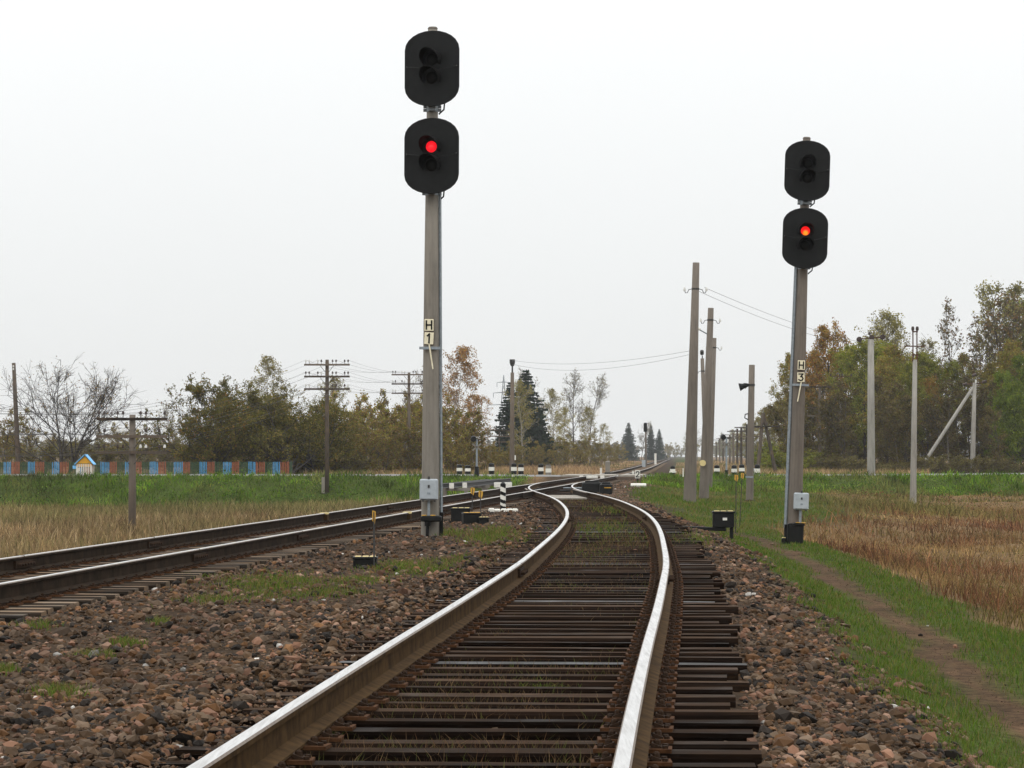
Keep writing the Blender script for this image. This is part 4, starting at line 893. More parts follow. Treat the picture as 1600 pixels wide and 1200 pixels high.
# number sign
X = WX(996, 152); T = thing('number_sign', 'small white board reading 2 on a black post near the crossing', 'sign', (X, 152, gz(X, 152))); zc = WZ(741, 152) - T.location.z
MB().box((0, 0, zc / 2 - .2), (.09, .07, zc + .3)).build('post', 'black_paint', T); bo = MB().box((0, -.06, zc), (.27, .03, .42), ch=.006).build('board', 'white_paint', T)
g_ = MB(); ribbon(g_, [(a * 1.75, c * 2.0 + zc) for a, c in GLYPH['2'][0]], .05, -.08); g_.build('lettering', 'black', bo)
X = WX(997.5, 135); T = thing('white_kerbstone', 'whitewashed round concrete kerbstone lying below the number sign', 'marker', (X, 135, gz(X, 135)))
MB().tube([(-.36, 0, .09), (.36, 0, .09)], .10, 12).build('stone', 'white_paint', T)
for px, d, y0, y1, lb in ((1024, 420, 708, 719, 'thin white stake beside the far line near the distant signal'), (939, 190, 730, 741, 'small pale stake in the straw grass beyond the crossing'), (989, 190, 735, 742, 'small white marker stone right of the far line by the crossing')):
    X = WX(px, d); T = thing('white_stake', lb, 'stake', (X, d, gz(X, d))); H = max(.3, WZ(y0, d) - T.location.z); w = 3.2 / FPX * d
    MB().box((0, 0, H / 2 - .05), (w, w, H + .1), ch=.01).build('stake', 'white_paint', T); MB().box((0, 0, H - .03), (w * 1.02, w * 1.02, .05)).build('top', 'concrete', T)
# far signal and its cabinet
X = WX(1009, 330); g = gz(X, 330); T = thing('distant_signal', 'distant grey signal mast with a black head seen from behind beyond the crossing', 'railway signal', (X, 330, g)); H = WZ(661, 330) - g
MB().tube([(0, 0, -.2), (0, 0, H)], [.14, .09], 8).build('mast', 'concrete_dark', T); MB().prism(plate_outline(.2, .42, .12, 6), -.1, .1).build('signal_head', 'black', T, loc=(-.05, 0, H - .5)); MB().box((-.25, 0, .4), (.4, .4, .9)).build('cabinet', 'grey_paint', T)
X = WX(949.5, 185); T = thing('cable_post', 'stubby grey cable post on a dark base just past the crossing', 'equipment box', (X, 185, gz(X, 185))); MB().tube([(0, 0, .3), (0, 0, 1.0), (0, 0, 1.06)], [.15, .15, .1], 10).build('post', 'concrete', T); MB().box((0, 0, .15), (.42, .42, .35), ch=.02).build('base', 'black_paint', T)

# ------------------------------------------------------------------ lineside boxes, markers, rails in store
def marker(px, d, topy, label, lean=0, flag=.10, grp=None):
    X = WX(px, d); g = gz(X, d); H = WZ(topy, d) - g
    T = thing('marker_rod', label, 'marker', (X, d, g), 0, grp)
    MB().tube([(0, 0, -.1), (lean, 0, H)], .011, 6).build('rod', 'dark_steel', T)
    f = MB().prism([(-flag * .55, -.0), (flag * .25, -.05), (flag * .6, .04), (flag * .55, .11), (-flag * .5, .12)], -.006, .006); f.build('flag', 'yellow', T, loc=(lean, 0, H - .10)); return T
marker(585, 35.2, 800, 'thin rod with a small ochre tag beside the black cable box on the ballast', -.005, .038)
marker(737, 62, 763, 'rod with an ochre flag behind the black track boxes', .02, .08)
marker(751, 59, 768, 'dark rod with an ochre flag edge standing in the low black box', -.0, .08)
marker(1149, 70, 743, 'upright rod with an ochre flag in the grass beside the black post box', .02, .08)
marker(1155, 76, 740, 'slanting rod with an ochre flag in the grass by the loudspeaker pole', .08, .07)
marker(836, 130, 742, 'small dark rod on a black foot at the edge of the grass bank', 0, .03)
def low_box(px, d, w, h, dep, label, zoff=0.0, top='cream_yellow', rot=0.0):
    X = WX(px, d); T = thing('cable_box', label, 'equipment box', (X, d, gz(X, d) + zoff), rot)
    MB().box((0, 0, h / 2 - .03), (w, dep, h + .06), ch=.015).build('case', 'black_paint', T)
    MB().box((0, 0, h + .008), (w * 1.05, dep * 1.05, .035), ch=.008).build('lid', 'black_paint', T)
    for q in (-.3, .02, .32): MB().box((q * w, -.02, h + .028), (w * .24, dep * .8, .012), ch=.003).build('lid_patch', top, T)
    return T
low_box(571, 35.4, .29, .10, .22, 'low black cable box on the ballast between the tracks')
low_box(720, 59.5, .40, .24, .3, 'black track box with yellowed lid beside the main line', .02)
low_box(737, 57.6, .36, .20, .3, 'larger black track box with a single ochre edge in front of its neighbour', .0, 'yellow', .15)
low_box(756, 57.2, .20, .12, .24, 'small black box with cream lid beside the track boxes')
# box on a leg with the feeder beam
X = WX(1130, 57); T = thing('post_box', 'black equipment box on a post at the siding edge with a cable trough', 'equipment box', (X, 57, gz(X, 57))); zc = WZ(813, 57) - T.location.z
MB().box((0, 0, zc), (.42, .26, .28), ch=.015).build('case', 'black_paint', T); MB().box((0, 0, zc + .16), (.45, .29, .045), ch=.01).build('lid', 'black_paint', T)
for q in (-.13, .0, .14): MB().box((q, -.01, zc + .187), (.10, .2, .012), ch=.003).build('lid_patch', 'cream_yellow', T)
MB().box((.02, -.14, zc + .03), (.085, .012, .05)).build('label_plate', 'white_paint', T)
for q in (.16,): MB().box((q, 0, zc / 2 - .15), (.07, .07, zc + .1)).build('leg', 'black_paint', T)
MB().box((-.42, .0, zc - .16), (.95, .14, .07), Matrix.Rotation(.04, 3, 'Y'), ch=.01).build('cable_trough', 'black_paint', T)
# point machine
for px, d, w, h, lb in ((925, 108, .75, .42, 'black point machine casting beside the switch of the main line'), (947, 106, .46, .40, 'black box with a yellow stripe beside the point machine')):
    X = WX(px, d); T = thing('point_machine', lb, 'point machine', (X, d, gz(X, d)))
    MB().box((0, 0, h / 2), (w, .5, h), ch=.05).build('case', 'black_paint', T); MB().box((0, 0, h + .02), (w * .7, .4, .07), ch=.02).build('lid', 'black_paint', T)
    if w > .6: MB().tube([(-w / 2, 0, .12), (-w / 2 - .9, .1, .10)], .035, 6).build('throw_rod', 'dark_steel', T); MB().tube([(-w / 2, -.12, .2), (-w / 2 - .7, -.05, .2)], .025, 6).build('throw_rod', 'galv', T)
    else: MB().box((.05, -.26, h * .62), (w * .55, .015, .03)).build('yellow_stripe', 'yellow', T)
# fouling post
X = WX(786, 71); T = thing('fouling_post', 'small black and white diagonally striped post between the converging tracks', 'marker post', (X, 71, gz(X, 71)))
H = WZ(757, 71) - T.location.z; r = .068; n = 16
vs = []; fs = []; mi = []; rows = 60
for i in range(rows + 1):
    for k in range(n): a = 2 * math.pi * k / n; vs.append((r * math.cos(a), r * math.sin(a), H * i / rows))
for i in range(rows):
    for k in range(n):
        j = (k + 1) % n; fs.append((i * n + k, i * n + j, i * n + n + j, i * n + n + k))
        zz = H * (i + .5) / rows + .35 * r * math.cos(2 * math.pi * (k + .5) / n); mi.append(1 if (0.13 < zz < H - .06 and (zz / .195) % 1 > .45) else 0)
mb = MB(); mb.v = vs; mb.f = fs; mb.m = mi; mb.build('post', ['black_paint', 'white_paint'], T)
MB().tube([(0, 0, H), (0, 0, H + .02), (0, 0, H + .05)], [r, r * .95, r * .45], n).build('cap', 'black_paint', T)
X = WX(786, 70.2); T = thing('white_stones', 'row of whitewashed stones laid at the foot of the striped post', 'stones', (X, 70.2, gz(X, 70.2)))
for q in (-.28, -.14, .02, .16, .29): MB().box((q, rnd.uniform(-.02, .02), .03), (.15, .12, .10 + rnd.uniform(-.02, .02)), Matrix.Rotation(rnd.uniform(-.2, .2), 3, 'Z'), ch=.025).build('stone', 'white_paint', T)
X = WX(786, 112); T = thing('white_block', 'long whitewashed concrete block beyond the main line near the stored rails', 'marker', (X, 112, gz(X, 112))); h = WZ(753.5, 112) - T.location.z
MB().box((0, 0, h - .11), (.7, .2, .2), ch=.015).build('block', 'white_paint', T); MB().box((-.2, 0, (h - .2) / 2), (.12, .16, max(.1, h - .18))).build('support', 'concrete', T); MB().box((.2, 0, (h - .2) / 2), (.12, .16, max(.1, h - .18))).build('support', 'concrete', T)
# stored rails on low racks
for k, (o_, y0, y1) in enumerate(((3.35, 104, 126), (3.05, 107, 130), (2.75, 109, 131))):
    fn = lambda y, o_=o_: main_x(y) - o_
    rl = rail_mesh('stored_rail', fn, 0, list(np.arange(y0, y1 + .1, 2.0)), 0, .12 + k * .0, (0, 0)); o = rl.build('stored_rail', ['dark_steel', 'dark_steel', 'dark_steel'])
    e = MB(); e.prism(HEADS, -.02, .02); tag(o, ('rusty spare rail with whitewashed end lying farthest from the main line', 'rusty spare rail with whitewashed end lying middle of the three', 'rusty spare rail with whitewashed end lying next to the main line')[k], 'rail')
    e = MB(); e.box((0, 0, -.09), (.17, .03, .20)); e.build('white_end', 'white_paint', o, loc=(float(fn(y0)), y0 - .03, .12), rotz=-heading(fn, y0))
for y in (108.5, 117, 125):
    xx = float(main_x(y)) - 3.05; g = gz(xx, y); T = thing('rail_rack', 'low concrete rack carrying the spare rails', 'rack', (xx, y, g), 0, 'racks under the spare rails'); hh = .12 - .18 - g
    MB().box((0, 0, hh - .06), (1.1, .16, .11)).build('beam', 'concrete', T)
    for s in (-.4, .4): MB().box((s, 0, (hh - .11) / 2 - .1), (.14, .14, hh - .11 + .2)).build('leg', 'concrete', T)

# ------------------------------------------------------------------ garden fence and playhouse
FD = 186.0
fence = thing('picket_fence', 'garden picket fence painted in repeating blue, red and green sections', 'fence', (0, FD, 0))
pm = {}
for cname in ('blue', 'red', 'green'):
    b_ = MB(); b_.prism([(-.029, 0), (.029, 0), (.029, 1.0), (0, 1.05), (-.029, 1.0)], -.01, .01); me = bpy.data.meshes.new('picket'); me.from_pydata(b_.v, [], b_.f); me.materials.append(M[cname]); me.update(); pm[cname] = me
fx = WX(-12, FD); k = 0; ztop = WZ(721.5, FD)
while fx < WX(462, FD):
    per = (fx - WX(5, FD)) / (38.2 / FPX * FD); ph = per - math.floor(per)
    cname = 'blue' if ph < .33 else 'red' if ph < .68 else 'green'
    if not (WX(455, FD) < fx and rnd.random() < .5):
        o = inst('picket', pm[cname], fence, (fx, rnd.uniform(-.004, .004), ztop - 1.03 + rnd.uniform(-.03, .02))); o.rotation_euler = (0, rnd.uniform(-.015, .015), 0)
    fx += .098 + rnd.uniform(-.008, .008); k += 1
x0, x1 = WX(-14, FD), WX(460, FD)
for z in (.25, .75): MB().box(((x0 + x1) / 2, .035, ztop - 1.03 + z), (x1 - x0, .04, .07)).build('rail', 'pole_wood', fence)
q = x0
while q < x1: MB().box((q, .09, ztop - .75), (.09, .07, 1.6)).build('post', 'pole_wood', fence); q += 1.6
d = 183.5; X = WX(133, d); g = gz(X, d); T = thing('playhouse', 'small garden playhouse with light blue roof and orange gable before the picket fence', 'playhouse', (X, d, g))
zw = WZ(741, d) - g; ze = WZ(727, d) - g; zr_ = WZ(711, d) - g; hw = .52
for s in (-1, 1):
    MB().box((s * .48, -.3, ze / 2), (.07, .07, ze)).build('post', 'white_paint', T); MB().box((s * .48, .5, ze / 2), (.07, .07, ze)).build('post', 'white_paint', T)
gb = MB().prism([(-.5, ze - .1), (.5, ze - .1), (.5, ze + .12), (0.05, zr_ - .08), (-.5, ze + .12)], -.33, -.30).build('gable', 'orange', T)
for q in np.arange(-.4, .45, .2): MB().box((q, -.338, ze + .02), (.012, .008, .24)).build('board_joint', 'green', gb)
MB().box((0, -.345, ze + .1), (.96, .012, .03)).build('board_joint', 'green', gb)
for s in (-1, 1):
    dv = Vector((.05, 0, zr_)) - Vector((s * .62, 0, ze)); a = math.atan2(dv.z, dv.x)
    MB().box(((s * .62 + .05) / 2, .05, (ze + zr_) / 2 + .05), (dv.length, 1.1, .04), Matrix.Rotation(-a, 3, 'Y')).build('roof_panel', 'sky_blue', T)
for q in np.arange(-.4, .45, .115): MB().box((q, -.34, zw + .3), (.06, .02, .75)).build('picket', 'white_paint', T)
MB().box((0, -.32, zw + .45), (.95, .02, .06)).build('picket_rail', 'green', T)
MB().box((-.62, -.1, ze - .12), (.22, .5, .2)).build('side_box', 'sky_blue', T)

# lattice pylon far away behind the spruces
X = WX(787, 950); T = thing('power_pylon', 'faint lattice power pylon far behind the big spruce', 'pylon', (X, 950, -1)); H = WZ(586, 950) + 1
for sx_ in (-1, 1):
    for sy in (-1, 1): MB().tube([(sx_ * 2.2, sy * 2.2, 0), (sx_ * .9, sy * .9, H * .62), (0, 0, H)], .14, 4).build('leg', 'galv', T)
lz = MB()
for k in range(9):
    z0, z1 = H * k / 10, H * (k + 1) / 10; w0 = 2.2 - 2.0 * k / 10; w1 = 2.2 - 2.0 * (k + 1) / 10
    for s in (-1, 1):
        lz.tube([(-w0 * s, -w0, z0), (w1 * s, -w1, z1)], .07, 3); lz.tube([(-w0 * s, w0, z0), (w1 * s, w1, z1)], .07, 3)
lz.build('lattice', 'galv', T)
for z, w in ((.80, 3.4), (.66, 5.2), (.92, 2.2)):
    for s in (-1, 1): MB().tube([(0, 0, H * z), (s * w, 0, H * z - .2)], [.25, .1], 4).build('cross_arm', 'galv', T); MB().tube([(s * w, 0, H * z - .2), (s * w, 0, H * z - 1.7)], .1, 4).build('insulator_string', 'galv', T)

# ------------------------------------------------------------------ trees
def tubes_np(PL, R, sides=4):
    PL = np.asarray(PL, float); R = np.asarray(R, float); n, k, _ = PL.shape
    tg = np.gradient(PL, axis=1); tg /= np.linalg.norm(tg, axis=2, keepdims=True) + 1e-9
    ref = np.where(np.abs(tg[:, :1, 2:3]) > .9, np.array([[[1., 0, 0]]]), np.array([[[0, 0, 1.]]])); a = np.cross(tg, ref); a /= np.linalg.norm(a, axis=2, keepdims=True) + 1e-9; b_ = np.cross(tg, a)
    an = np.arange(sides) * 2 * math.pi / sides
    ring = PL[:, :, None] + (a[:, :, None] * np.cos(an)[None, None, :, None] + b_[:, :, None] * np.sin(an)[None, None, :, None]) * R[:, :, None, None]
    V = ring.reshape(-1, 3); F = []
    base = np.arange(n)[:, None, None] * k * sides; i = np.arange(k - 1)[None, :, None] * sides; s = np.arange(sides)[None, None, :]; s2 = (s + 1) % sides
    F = np.stack([base + i + s, base + i + s2, base + i + sides + s2, base + i + sides + s], -1).reshape(-1, 4)
    return V, F
def leaf_quads(P, size, r, flat=.0):
    n = len(P); u = r.normal(size=(n, 3)); u[:, 2] *= .8; u /= np.linalg.norm(u, axis=1)[:, None]; w = r.normal(size=(n, 3)); w -= u * (u * w).sum(1)[:, None]; w /= np.linalg.norm(w, axis=1)[:, None]
    s = (size * r.uniform(.55, 1.3, n))[:, None]; V = np.stack([P - u * s * .5, P + w * s * .32, P + u * s * .5, P - w * s * .32], 1).reshape(-1, 3)
    return V, (np.arange(n)[:, None] * 4 + np.arange(4))
def poly(r, p0, dirn, L, bend, wob, k=4):
    d = dirn / (np.linalg.norm(dirn) + 1e-9); pts = [p0]
    for i in range(k - 1):
        d = d + np.array([0, 0, bend]) / (k - 1) + r.normal(0, wob, 3); d /= np.linalg.norm(d); pts.append(pts[-1] + d * L / (k - 1))
    return np.array(pts)
def broadleaf(seed, H, base, spread, prof, n1, n2, n3, leaves, lsize, pal, up=.35, trunk_r=None, stems=1, bark='bark', wts=None, top_sparse=0.0, droop=0.0, splay=.12):
    r = np.random.default_rng(seed); tr = trunk_r or H * .013; PL = []; RR = []; LP = []
    for s in range(stems):
        a0 = r.random() * 6.28; st = np.array([math.cos(a0), math.sin(a0), 0]) * (0 if stems == 1 else r.uniform(.05, .12) * H * .5)
        Hs = H * (1 if s == 0 else r.uniform(.65, .98)); lean = np.array([math.cos(a0), math.sin(a0), 0]) * (0 if stems == 1 else splay) + r.normal(0, .02, 3); lean[2] = 1
        T = poly(r, st + np.array([0, 0, -.2]), lean, Hs, .0, .035, 9); rr = tr * (1 if stems == 1 else .6) * np.linspace(1, .12, 9)
        for i in range(0, 8, 2): PL.append(np.array([T[i], (T[i] + T[i + 1]) / 2, T[i + 1], T[min(i + 2, 8)]])); RR.append([rr[i], (rr[i] + rr[i + 1]) / 2, rr[i + 1], rr[min(i + 2, 8)]])
        for k in range(max(3, n1 // stems)):
            f = base + (1 - base) * (k + r.random()) / max(3, n1 // stems); f = min(f, .985); q = f * 8; i = int(q); p = T[i] + (T[min(i + 1, 8)] - T[i]) * (q - i)
            az = r.random() * 6.28 if stems == 1 else a0 + r.normal(0, 1.3); L = spread * H * prof((f - base) / (1 - base)) * r.uniform(.7, 1.2)
            d = np.array([math.cos(az), math.sin(az), up + .5 * f + r.normal(0, .1)]); B = poly(r, p, d, L, .35 * up - droop, .10)
            r1 = tr * (1 - f * .85) * .42; PL.append(B); RR.append(np.linspace(max(r1, .02), .012, 4))
            for j in range(n2):
                g = r.uniform(.25, 1); q2 = g * 3; i2 = min(int(q2), 2); p2 = B[i2] + (B[i2 + 1] - B[i2]) * (q2 - i2)
                d2 = (B[i2 + 1] - B[i2]) / (np.linalg.norm(B[i2 + 1] - B[i2]) + 1e-9) + r.normal(0, .65, 3) + np.array([0, 0, .25 - droop]); L2 = L * r.uniform(.28, .55)
                B2 = poly(r, p2, d2, L2, .15 - droop, .14); PL.append(B2); RR.append(np.linspace(max(r1 * .4, .013), .007, 4))
                for m_ in range(n3):
                    g3 = r.uniform(.2, 1) * 3; i3 = min(int(g3), 2); p3 = B2[i3] + (B2[i3 + 1] - B2[i3]) * (g3 - i3)
                    B3 = poly(r, p3, (B2[i3 + 1] - B2[i3]) / (np.linalg.norm(B2[i3 + 1] - B2[i3]) + 1e-9) + r.normal(0, .7, 3) + np.array([0, 0, .15 - droop]), L2 * r.uniform(.3, .6), .0 - droop, .15); PL.append(B3); RR.append([.010, .009, .008, .006]); LP.append(B3[1:])
                LP.append(B2[2:])
    V, F = tubes_np(PL, RR); tm = np_mesh('trunk', V, F, [bark], smooth=True)
    LP = np.concatenate(LP); cm = None
    if leaves:
        keep = r.random(len(LP)) > top_sparse * np.clip((LP[:, 2] / H - .55) / .45, 0, 1); LP = LP[keep]
        P = LP[r.integers(0, len(LP), leaves)] + r.normal(0, .022 * H * .35 + .05, (leaves, 3)); V, F = leaf_quads(P, np.full(leaves, lsize), r)
        pal = np.array(pal); ci = r.choice(len(pal), leaves, p=None if wts is None else np.array(wts) / sum(wts)); clump = .8 + .4 * r.random(97)[(np.floor(P[:, 0] / .8) * 7 + np.floor(P[:, 1] / .8) * 13 + np.floor(P[:, 2] / .7) * 29).astype(int) % 97]
        c = pal[ci] * r.uniform(.7, 1.3, (leaves, 1)) * clump[:, None]; cm = np_mesh('crown', V, F, ['leaf'], np.repeat(c, 4, 0))
    return tm, cm
def spruce(seed, H, w, pal):
    r = np.random.default_rng(seed); PL = [poly(r, np.array([0, 0, -.2]), np.array([0, 0, 1.]), H, 0, .004)]; RR = [[H * .016, H * .012, H * .006, .02]]; LP = []; C_ = []
    z = H * .03
    while z < H * .985:
        f = z / H; L = w * H * (1 - f)**.85 * r.uniform(.8, 1.15) + .12; n = 10 if f < .85 else 5; a0 = r.random() * 6.28
        for k in range(n):
            a = a0 + 6.283 * k / n + r.normal(0, .15); Lk = L * r.uniform(.7, 1.15); t_ = np.linspace(0, 1, 4)
            B = np.c_[np.cos(a) * Lk * t_, np.sin(a) * Lk * t_, z + Lk * (-.40 * t_ + .22 * t_**2.5) * (1 - .5 * f)]; PL.append(B); RR.append([.03, .024, .016, .008])
            m_ = int(10 + 26 * Lk / (w * H + .1)); tt = r.random(m_)**.8; side = r.normal(0, .13, m_) * Lk * (1.05 - tt)
            P = np.c_[np.cos(a) * Lk * tt - np.sin(a) * side, np.sin(a) * Lk * tt + np.cos(a) * side, z + Lk * (-.40 * tt + .22 * tt**2.5) * (1 - .5 * f) - np.abs(r.normal(0, .09, m_)) * Lk * .6]; LP.append(P); C_.append(np.full(m_, 1.0))
        z += H * .021 * r.uniform(.7, 1.3) + .05
    V, F = tubes_np(PL, RR); tm = np_mesh('trunk', V, F, ['bark_dark'], smooth=True); P = np.concatenate(LP); n = len(P); V, F = leaf_quads(P, np.full(n, .034 * H), r)
    pal = np.array(pal); c = pal[r.integers(0, len(pal), n)] * r.uniform(.6, 1.35, (n, 1)); return tm, np_mesh('crown', V, F, ['leaf'], np.repeat(c, 4, 0))
egg = lambda s: math.sin(math.pi * min(1, .12 + .82 * s))**.8
cone = lambda s: (1 - s)**.7 + .12
dome = lambda s: (1 - s * s)**.5 * .9 + .15
OL = [(.21, .20, .03), (.16, .165, .026), (.25, .20, .035), (.26, .16, .035)]; RU = [(.34, .16, .03), (.28, .12, .028), (.36, .20, .04), (.20, .13, .03)]
YG = [(.26, .24, .06), (.20, .20, .045), (.31, .25, .07), (.22, .16, .045)]; BR = [(.20, .125, .045), (.15, .10, .04), (.25, .15, .05), (.17, .14, .04)]
GR = [(.16, .19, .024), (.13, .16, .02), (.20, .21, .03), (.24, .20, .035)]; SP = [(.016, .032, .018), (.012, .025, .014), (.022, .04, .02)]
KIND = {
 'bare': (8, broadleaf(21, 8, .16, .52, dome, 38, 9, 5, 1500, .12, BR, .75, .16, 4, 'bark_dark', splay=.30)),
 'apple': (6, broadleaf(2, 6, .14, .58, dome, 34, 8, 4, 17000, .15, [(.135, .125, .025), (.10, .10, .02), (.17, .14, .03), (.25, .165, .04), (.27, .13, .035)], .3, .16, 2, 'bark_dark', [4, 4, 3, 1.4, .8], splay=.3)),
 'apple2': (6, broadleaf(3, 6, .12, .60, dome, 36, 8, 4, 18000, .15, [(.13, .12, .025), (.10, .095, .02), (.17, .14, .03), (.24, .165, .04)], .3, .16, 2, 'bark_dark', [4, 4, 3, 1.2], splay=.35)),
 'birch': (12, broadleaf(4, 12, .18, .20, egg, 34, 6, 3, 4200, .19, YG, .75, .12, 1, 'bark_birch', droop=.12)),
 'birch_rust': (12, broadleaf(5, 12, .14, .25, egg, 40, 6, 4, 6800, .19, [(.30, .15, .045), (.24, .11, .035), (.34, .20, .06), (.22, .15, .045)], .7, .13, 1, 'bark_birch', droop=.15)),
 'birch_bare': (12, broadleaf(6, 12, .2, .20, egg, 34, 7, 4, 1100, .16, [(.24, .20, .09), (.18, .14, .06), (.15, .14, .05)], .8, .11, 1, 'bark', droop=.05)),
 'spruce': (12, spruce(7, 12, .30, SP)), 'spruce2': (12, spruce(8, 12, .23, SP)),
 'thicket': (6, broadleaf(9, 6, .10, .30, egg, 36, 5, 4, 6800, .17, BR + OL[:2], .7, .09, 7, 'bark', splay=.22)),
 'thicket2': (6, broadleaf(10, 6, .08, .30, egg, 40, 5, 4, 4200, .17, OL + BR[:2] + [(.16, .12, .035)], .8, .08, 8, 'bark', splay=.25)),
 'bush': (3, broadleaf(11, 3, .05, .40, dome, 32, 5, 3, 5200, .14, GR, .5, .05, 6, 'bark', splay=.35)),
 'bush_brown': (3, broadleaf(12, 3, .05, .40, dome, 36, 5, 4, 3200, .13, [(.12, .085, .035), (.10, .085, .03), (.14, .13, .03)], .6, .05, 8, 'bark', splay=.35)),
 'alder': (13, broadleaf(13, 13, .16, .25, egg, 36, 6, 4, 12500, .21, GR + OL[:2], .55, .16, 1, 'bark_dark')),
 'aspen': (13, broadleaf(14, 13, .2, .23, egg, 36, 6, 4, 10500, .21, OL + [(.17, .12, .035)], .6, .15, 1, 'bark')),
 'oak_rust': (13, broadleaf(15, 13, .18, .26, egg, 36, 6, 4, 11500, .21, RU + OL[2:], .55, .16, 1, 'bark_dark')),
 'grey': (13, broadleaf(16, 13, .15, .22, egg, 38, 7, 4, 4200, .19, [(.28, .26, .09), (.23, .20, .06), (.19, .17, .05)], .75, .13, 1, 'bark', top_sparse=.2)),
 'sparse': (13, broadleaf(17, 13, .25, .17, egg, 26, 5, 3, 900, .24, [(.20, .14, .06), (.16, .10, .05), (.12, .11, .05)], .95, .10, 1, 'bark')),
 'brownwood': (11, broadleaf(18, 11, .05, .20, egg, 44, 6, 4, 6800, .19, [(.13, .085, .035), (.10, .07, .03), (.14, .12, .03), (.11, .10, .028)], .6, .11, 2, 'bark')),
 'greenbig': (9, broadleaf(19, 9, .04, .36, dome, 40, 7, 4, 17000, .19, [(.12, .17, .016), (.10, .14, .014), (.16, .19, .02)], .45, .14, 2, 'bark_dark')),
}
CATN = {'bare': ('garden_tree', 'tree'), 'apple': ('apple_tree', 'tree'), 'apple2': ('apple_tree', 'tree'), 'birch': ('birch_tree', 'tree'), 'birch_rust': ('birch_tree', 'tree'), 'birch_bare': ('birch_tree', 'tree'), 'spruce': ('spruce_tree', 'spruce'), 'spruce2': ('spruce_tree', 'spruce'), 'thicket': ('thicket_shrub', 'shrub'), 'thicket2': ('thicket_shrub', 'shrub'), 'bush': ('bush', 'bush'), 'bush_brown': ('bush', 'bush')}
def plant(kind, px, topy, d, label, group=None, rot=None, wide=1.0, base_z=None):
    H0, (tm, cm) = KIND[kind]; X = WX(px, d); g = gz(X, d) if base_z is None else base_z; s = (WZ(topy, d) - g) / H0
    nm, cat = CATN.get(kind, ('forest_tree', 'tree'))
    T = thing(nm, label, cat, (X, d, g - .05), rnd.random() * 6.28 if rot is None else rot, group); T.scale = (s * wide, s * wide, s)
    inst('trunk', tm, T)
    if cm: inst('crown', cm, T)
    return T
plant('bare', 98, 585, 198, 'almost leafless spreading garden tree behind the fence beside the leaning pole', None, 3.4, 1.12)
plant('apple', 340, 612, 193, 'broad dark olive apple tree behind the fence with a ragged top', None, 1.0, 1.0)
plant('apple2', 462, 622, 195, 'broadest dark apple tree at the end of the picket fence', None, 2.0, 1.25)
plant('apple', 405, 640, 200, 'lower dark apple tree squeezed between the two broad ones', None, 3.3, 1.0)
plant('apple2', 520, 650, 205, 'dark rounded apple tree behind the pole on the concrete stub', None, 4.0, .9)
plant('apple2', 318, 646, 197, 'low dark apple tree at the garden end of the row', None, 5.0, 1.1); plant('apple2', 378, 632, 203, 'dark apple tree filling the gap behind the ragged one', None, .4, 1.1); plant('apple', 436, 636, 206, 'dark apple tree behind the broadest one', None, 2.6, 1.1); plant('apple', 498, 640, 200, 'dark apple tree by the last fence pickets', None, 5.2, 1.0)
plant('birch', 424, 563, 285, 'slim yellow green birch rising above the apple trees', None, 1.0, 1.0)
plant('birch', 517, 594, 300, 'pale green birch behind the telegraph pole on the concrete stub', None, 2.5, 1.1)
plant('birch_rust', 714, 547, 262, 'tall rust leaved birch beside the mast of signal H 1', None, 1.0, .92)
plant('birch_bare', 645, 568, 290, 'nearly bare grey birch behind the dark telegraph pole', None, .5, 1.0)
plant('birch_rust', 740, 620, 275, 'lower rust brown birch at the edge of the thicket', None, 2.2, 1.1)
g1 = 'shrubs of the thicket behind the road'
for px, ty, d, k, w in ((560, 640, 215, 'thicket', 1), (585, 622, 228, 'thicket2', 1), (612, 630, 218, 'thicket', 1), (640, 640, 212, 'thicket2', 1.1), (665, 628, 226, 'thicket', 1), (690, 645, 214, 'thicket', 1), (598, 655, 208, 'thicket', 1.1), (545, 615, 236, 'thicket2', 1), (715, 640, 222, 'thicket', 1), (742, 660, 222, 'thicket', 1), (655, 660, 205, 'thicket', 1.1), (625, 612, 240, 'thicket2', .9), (575, 668, 203, 'thicket', 1.2), (700, 675, 203, 'thicket', 1.2), (530, 660, 208, 'thicket', 1.1), (730, 690, 210, 'thicket2', 1.2), (680, 618, 242, 'thicket2', .9), (760, 688, 230, 'thicket', 1.0)):
    ln_ = min(((545, 'beside the last apple tree'), (590, 'between the apple trees and the dark telegraph pole'), (640, 'behind the dark telegraph pole'), (680, 'behind the mast of signal H 1'), (715, 'under the rust birch'), (750, 'behind the grey crossing light')), key=lambda q: abs(q[0] - px))[1]
    plant(k, px, ty, d, ('brown twiggy thicket shrub ' if k == 'thicket' else 'olive and yellow thicket shrub ') + ln_, g1 if k == 'thicket' else 'olive thicket shrubs', None, w)
for px, ty, d in ((470, 706, 203), (492, 700, 204), (512, 704, 201), (533, 700, 203), (552, 706, 200), (430, 708, 205), (385, 706, 206), (350, 708, 205), (315, 704, 206)): plant('bush_brown', px, ty, d, 'low brown undergrowth bush beneath the apple trees', 'undergrowth beneath the apple trees', None, 1.7)
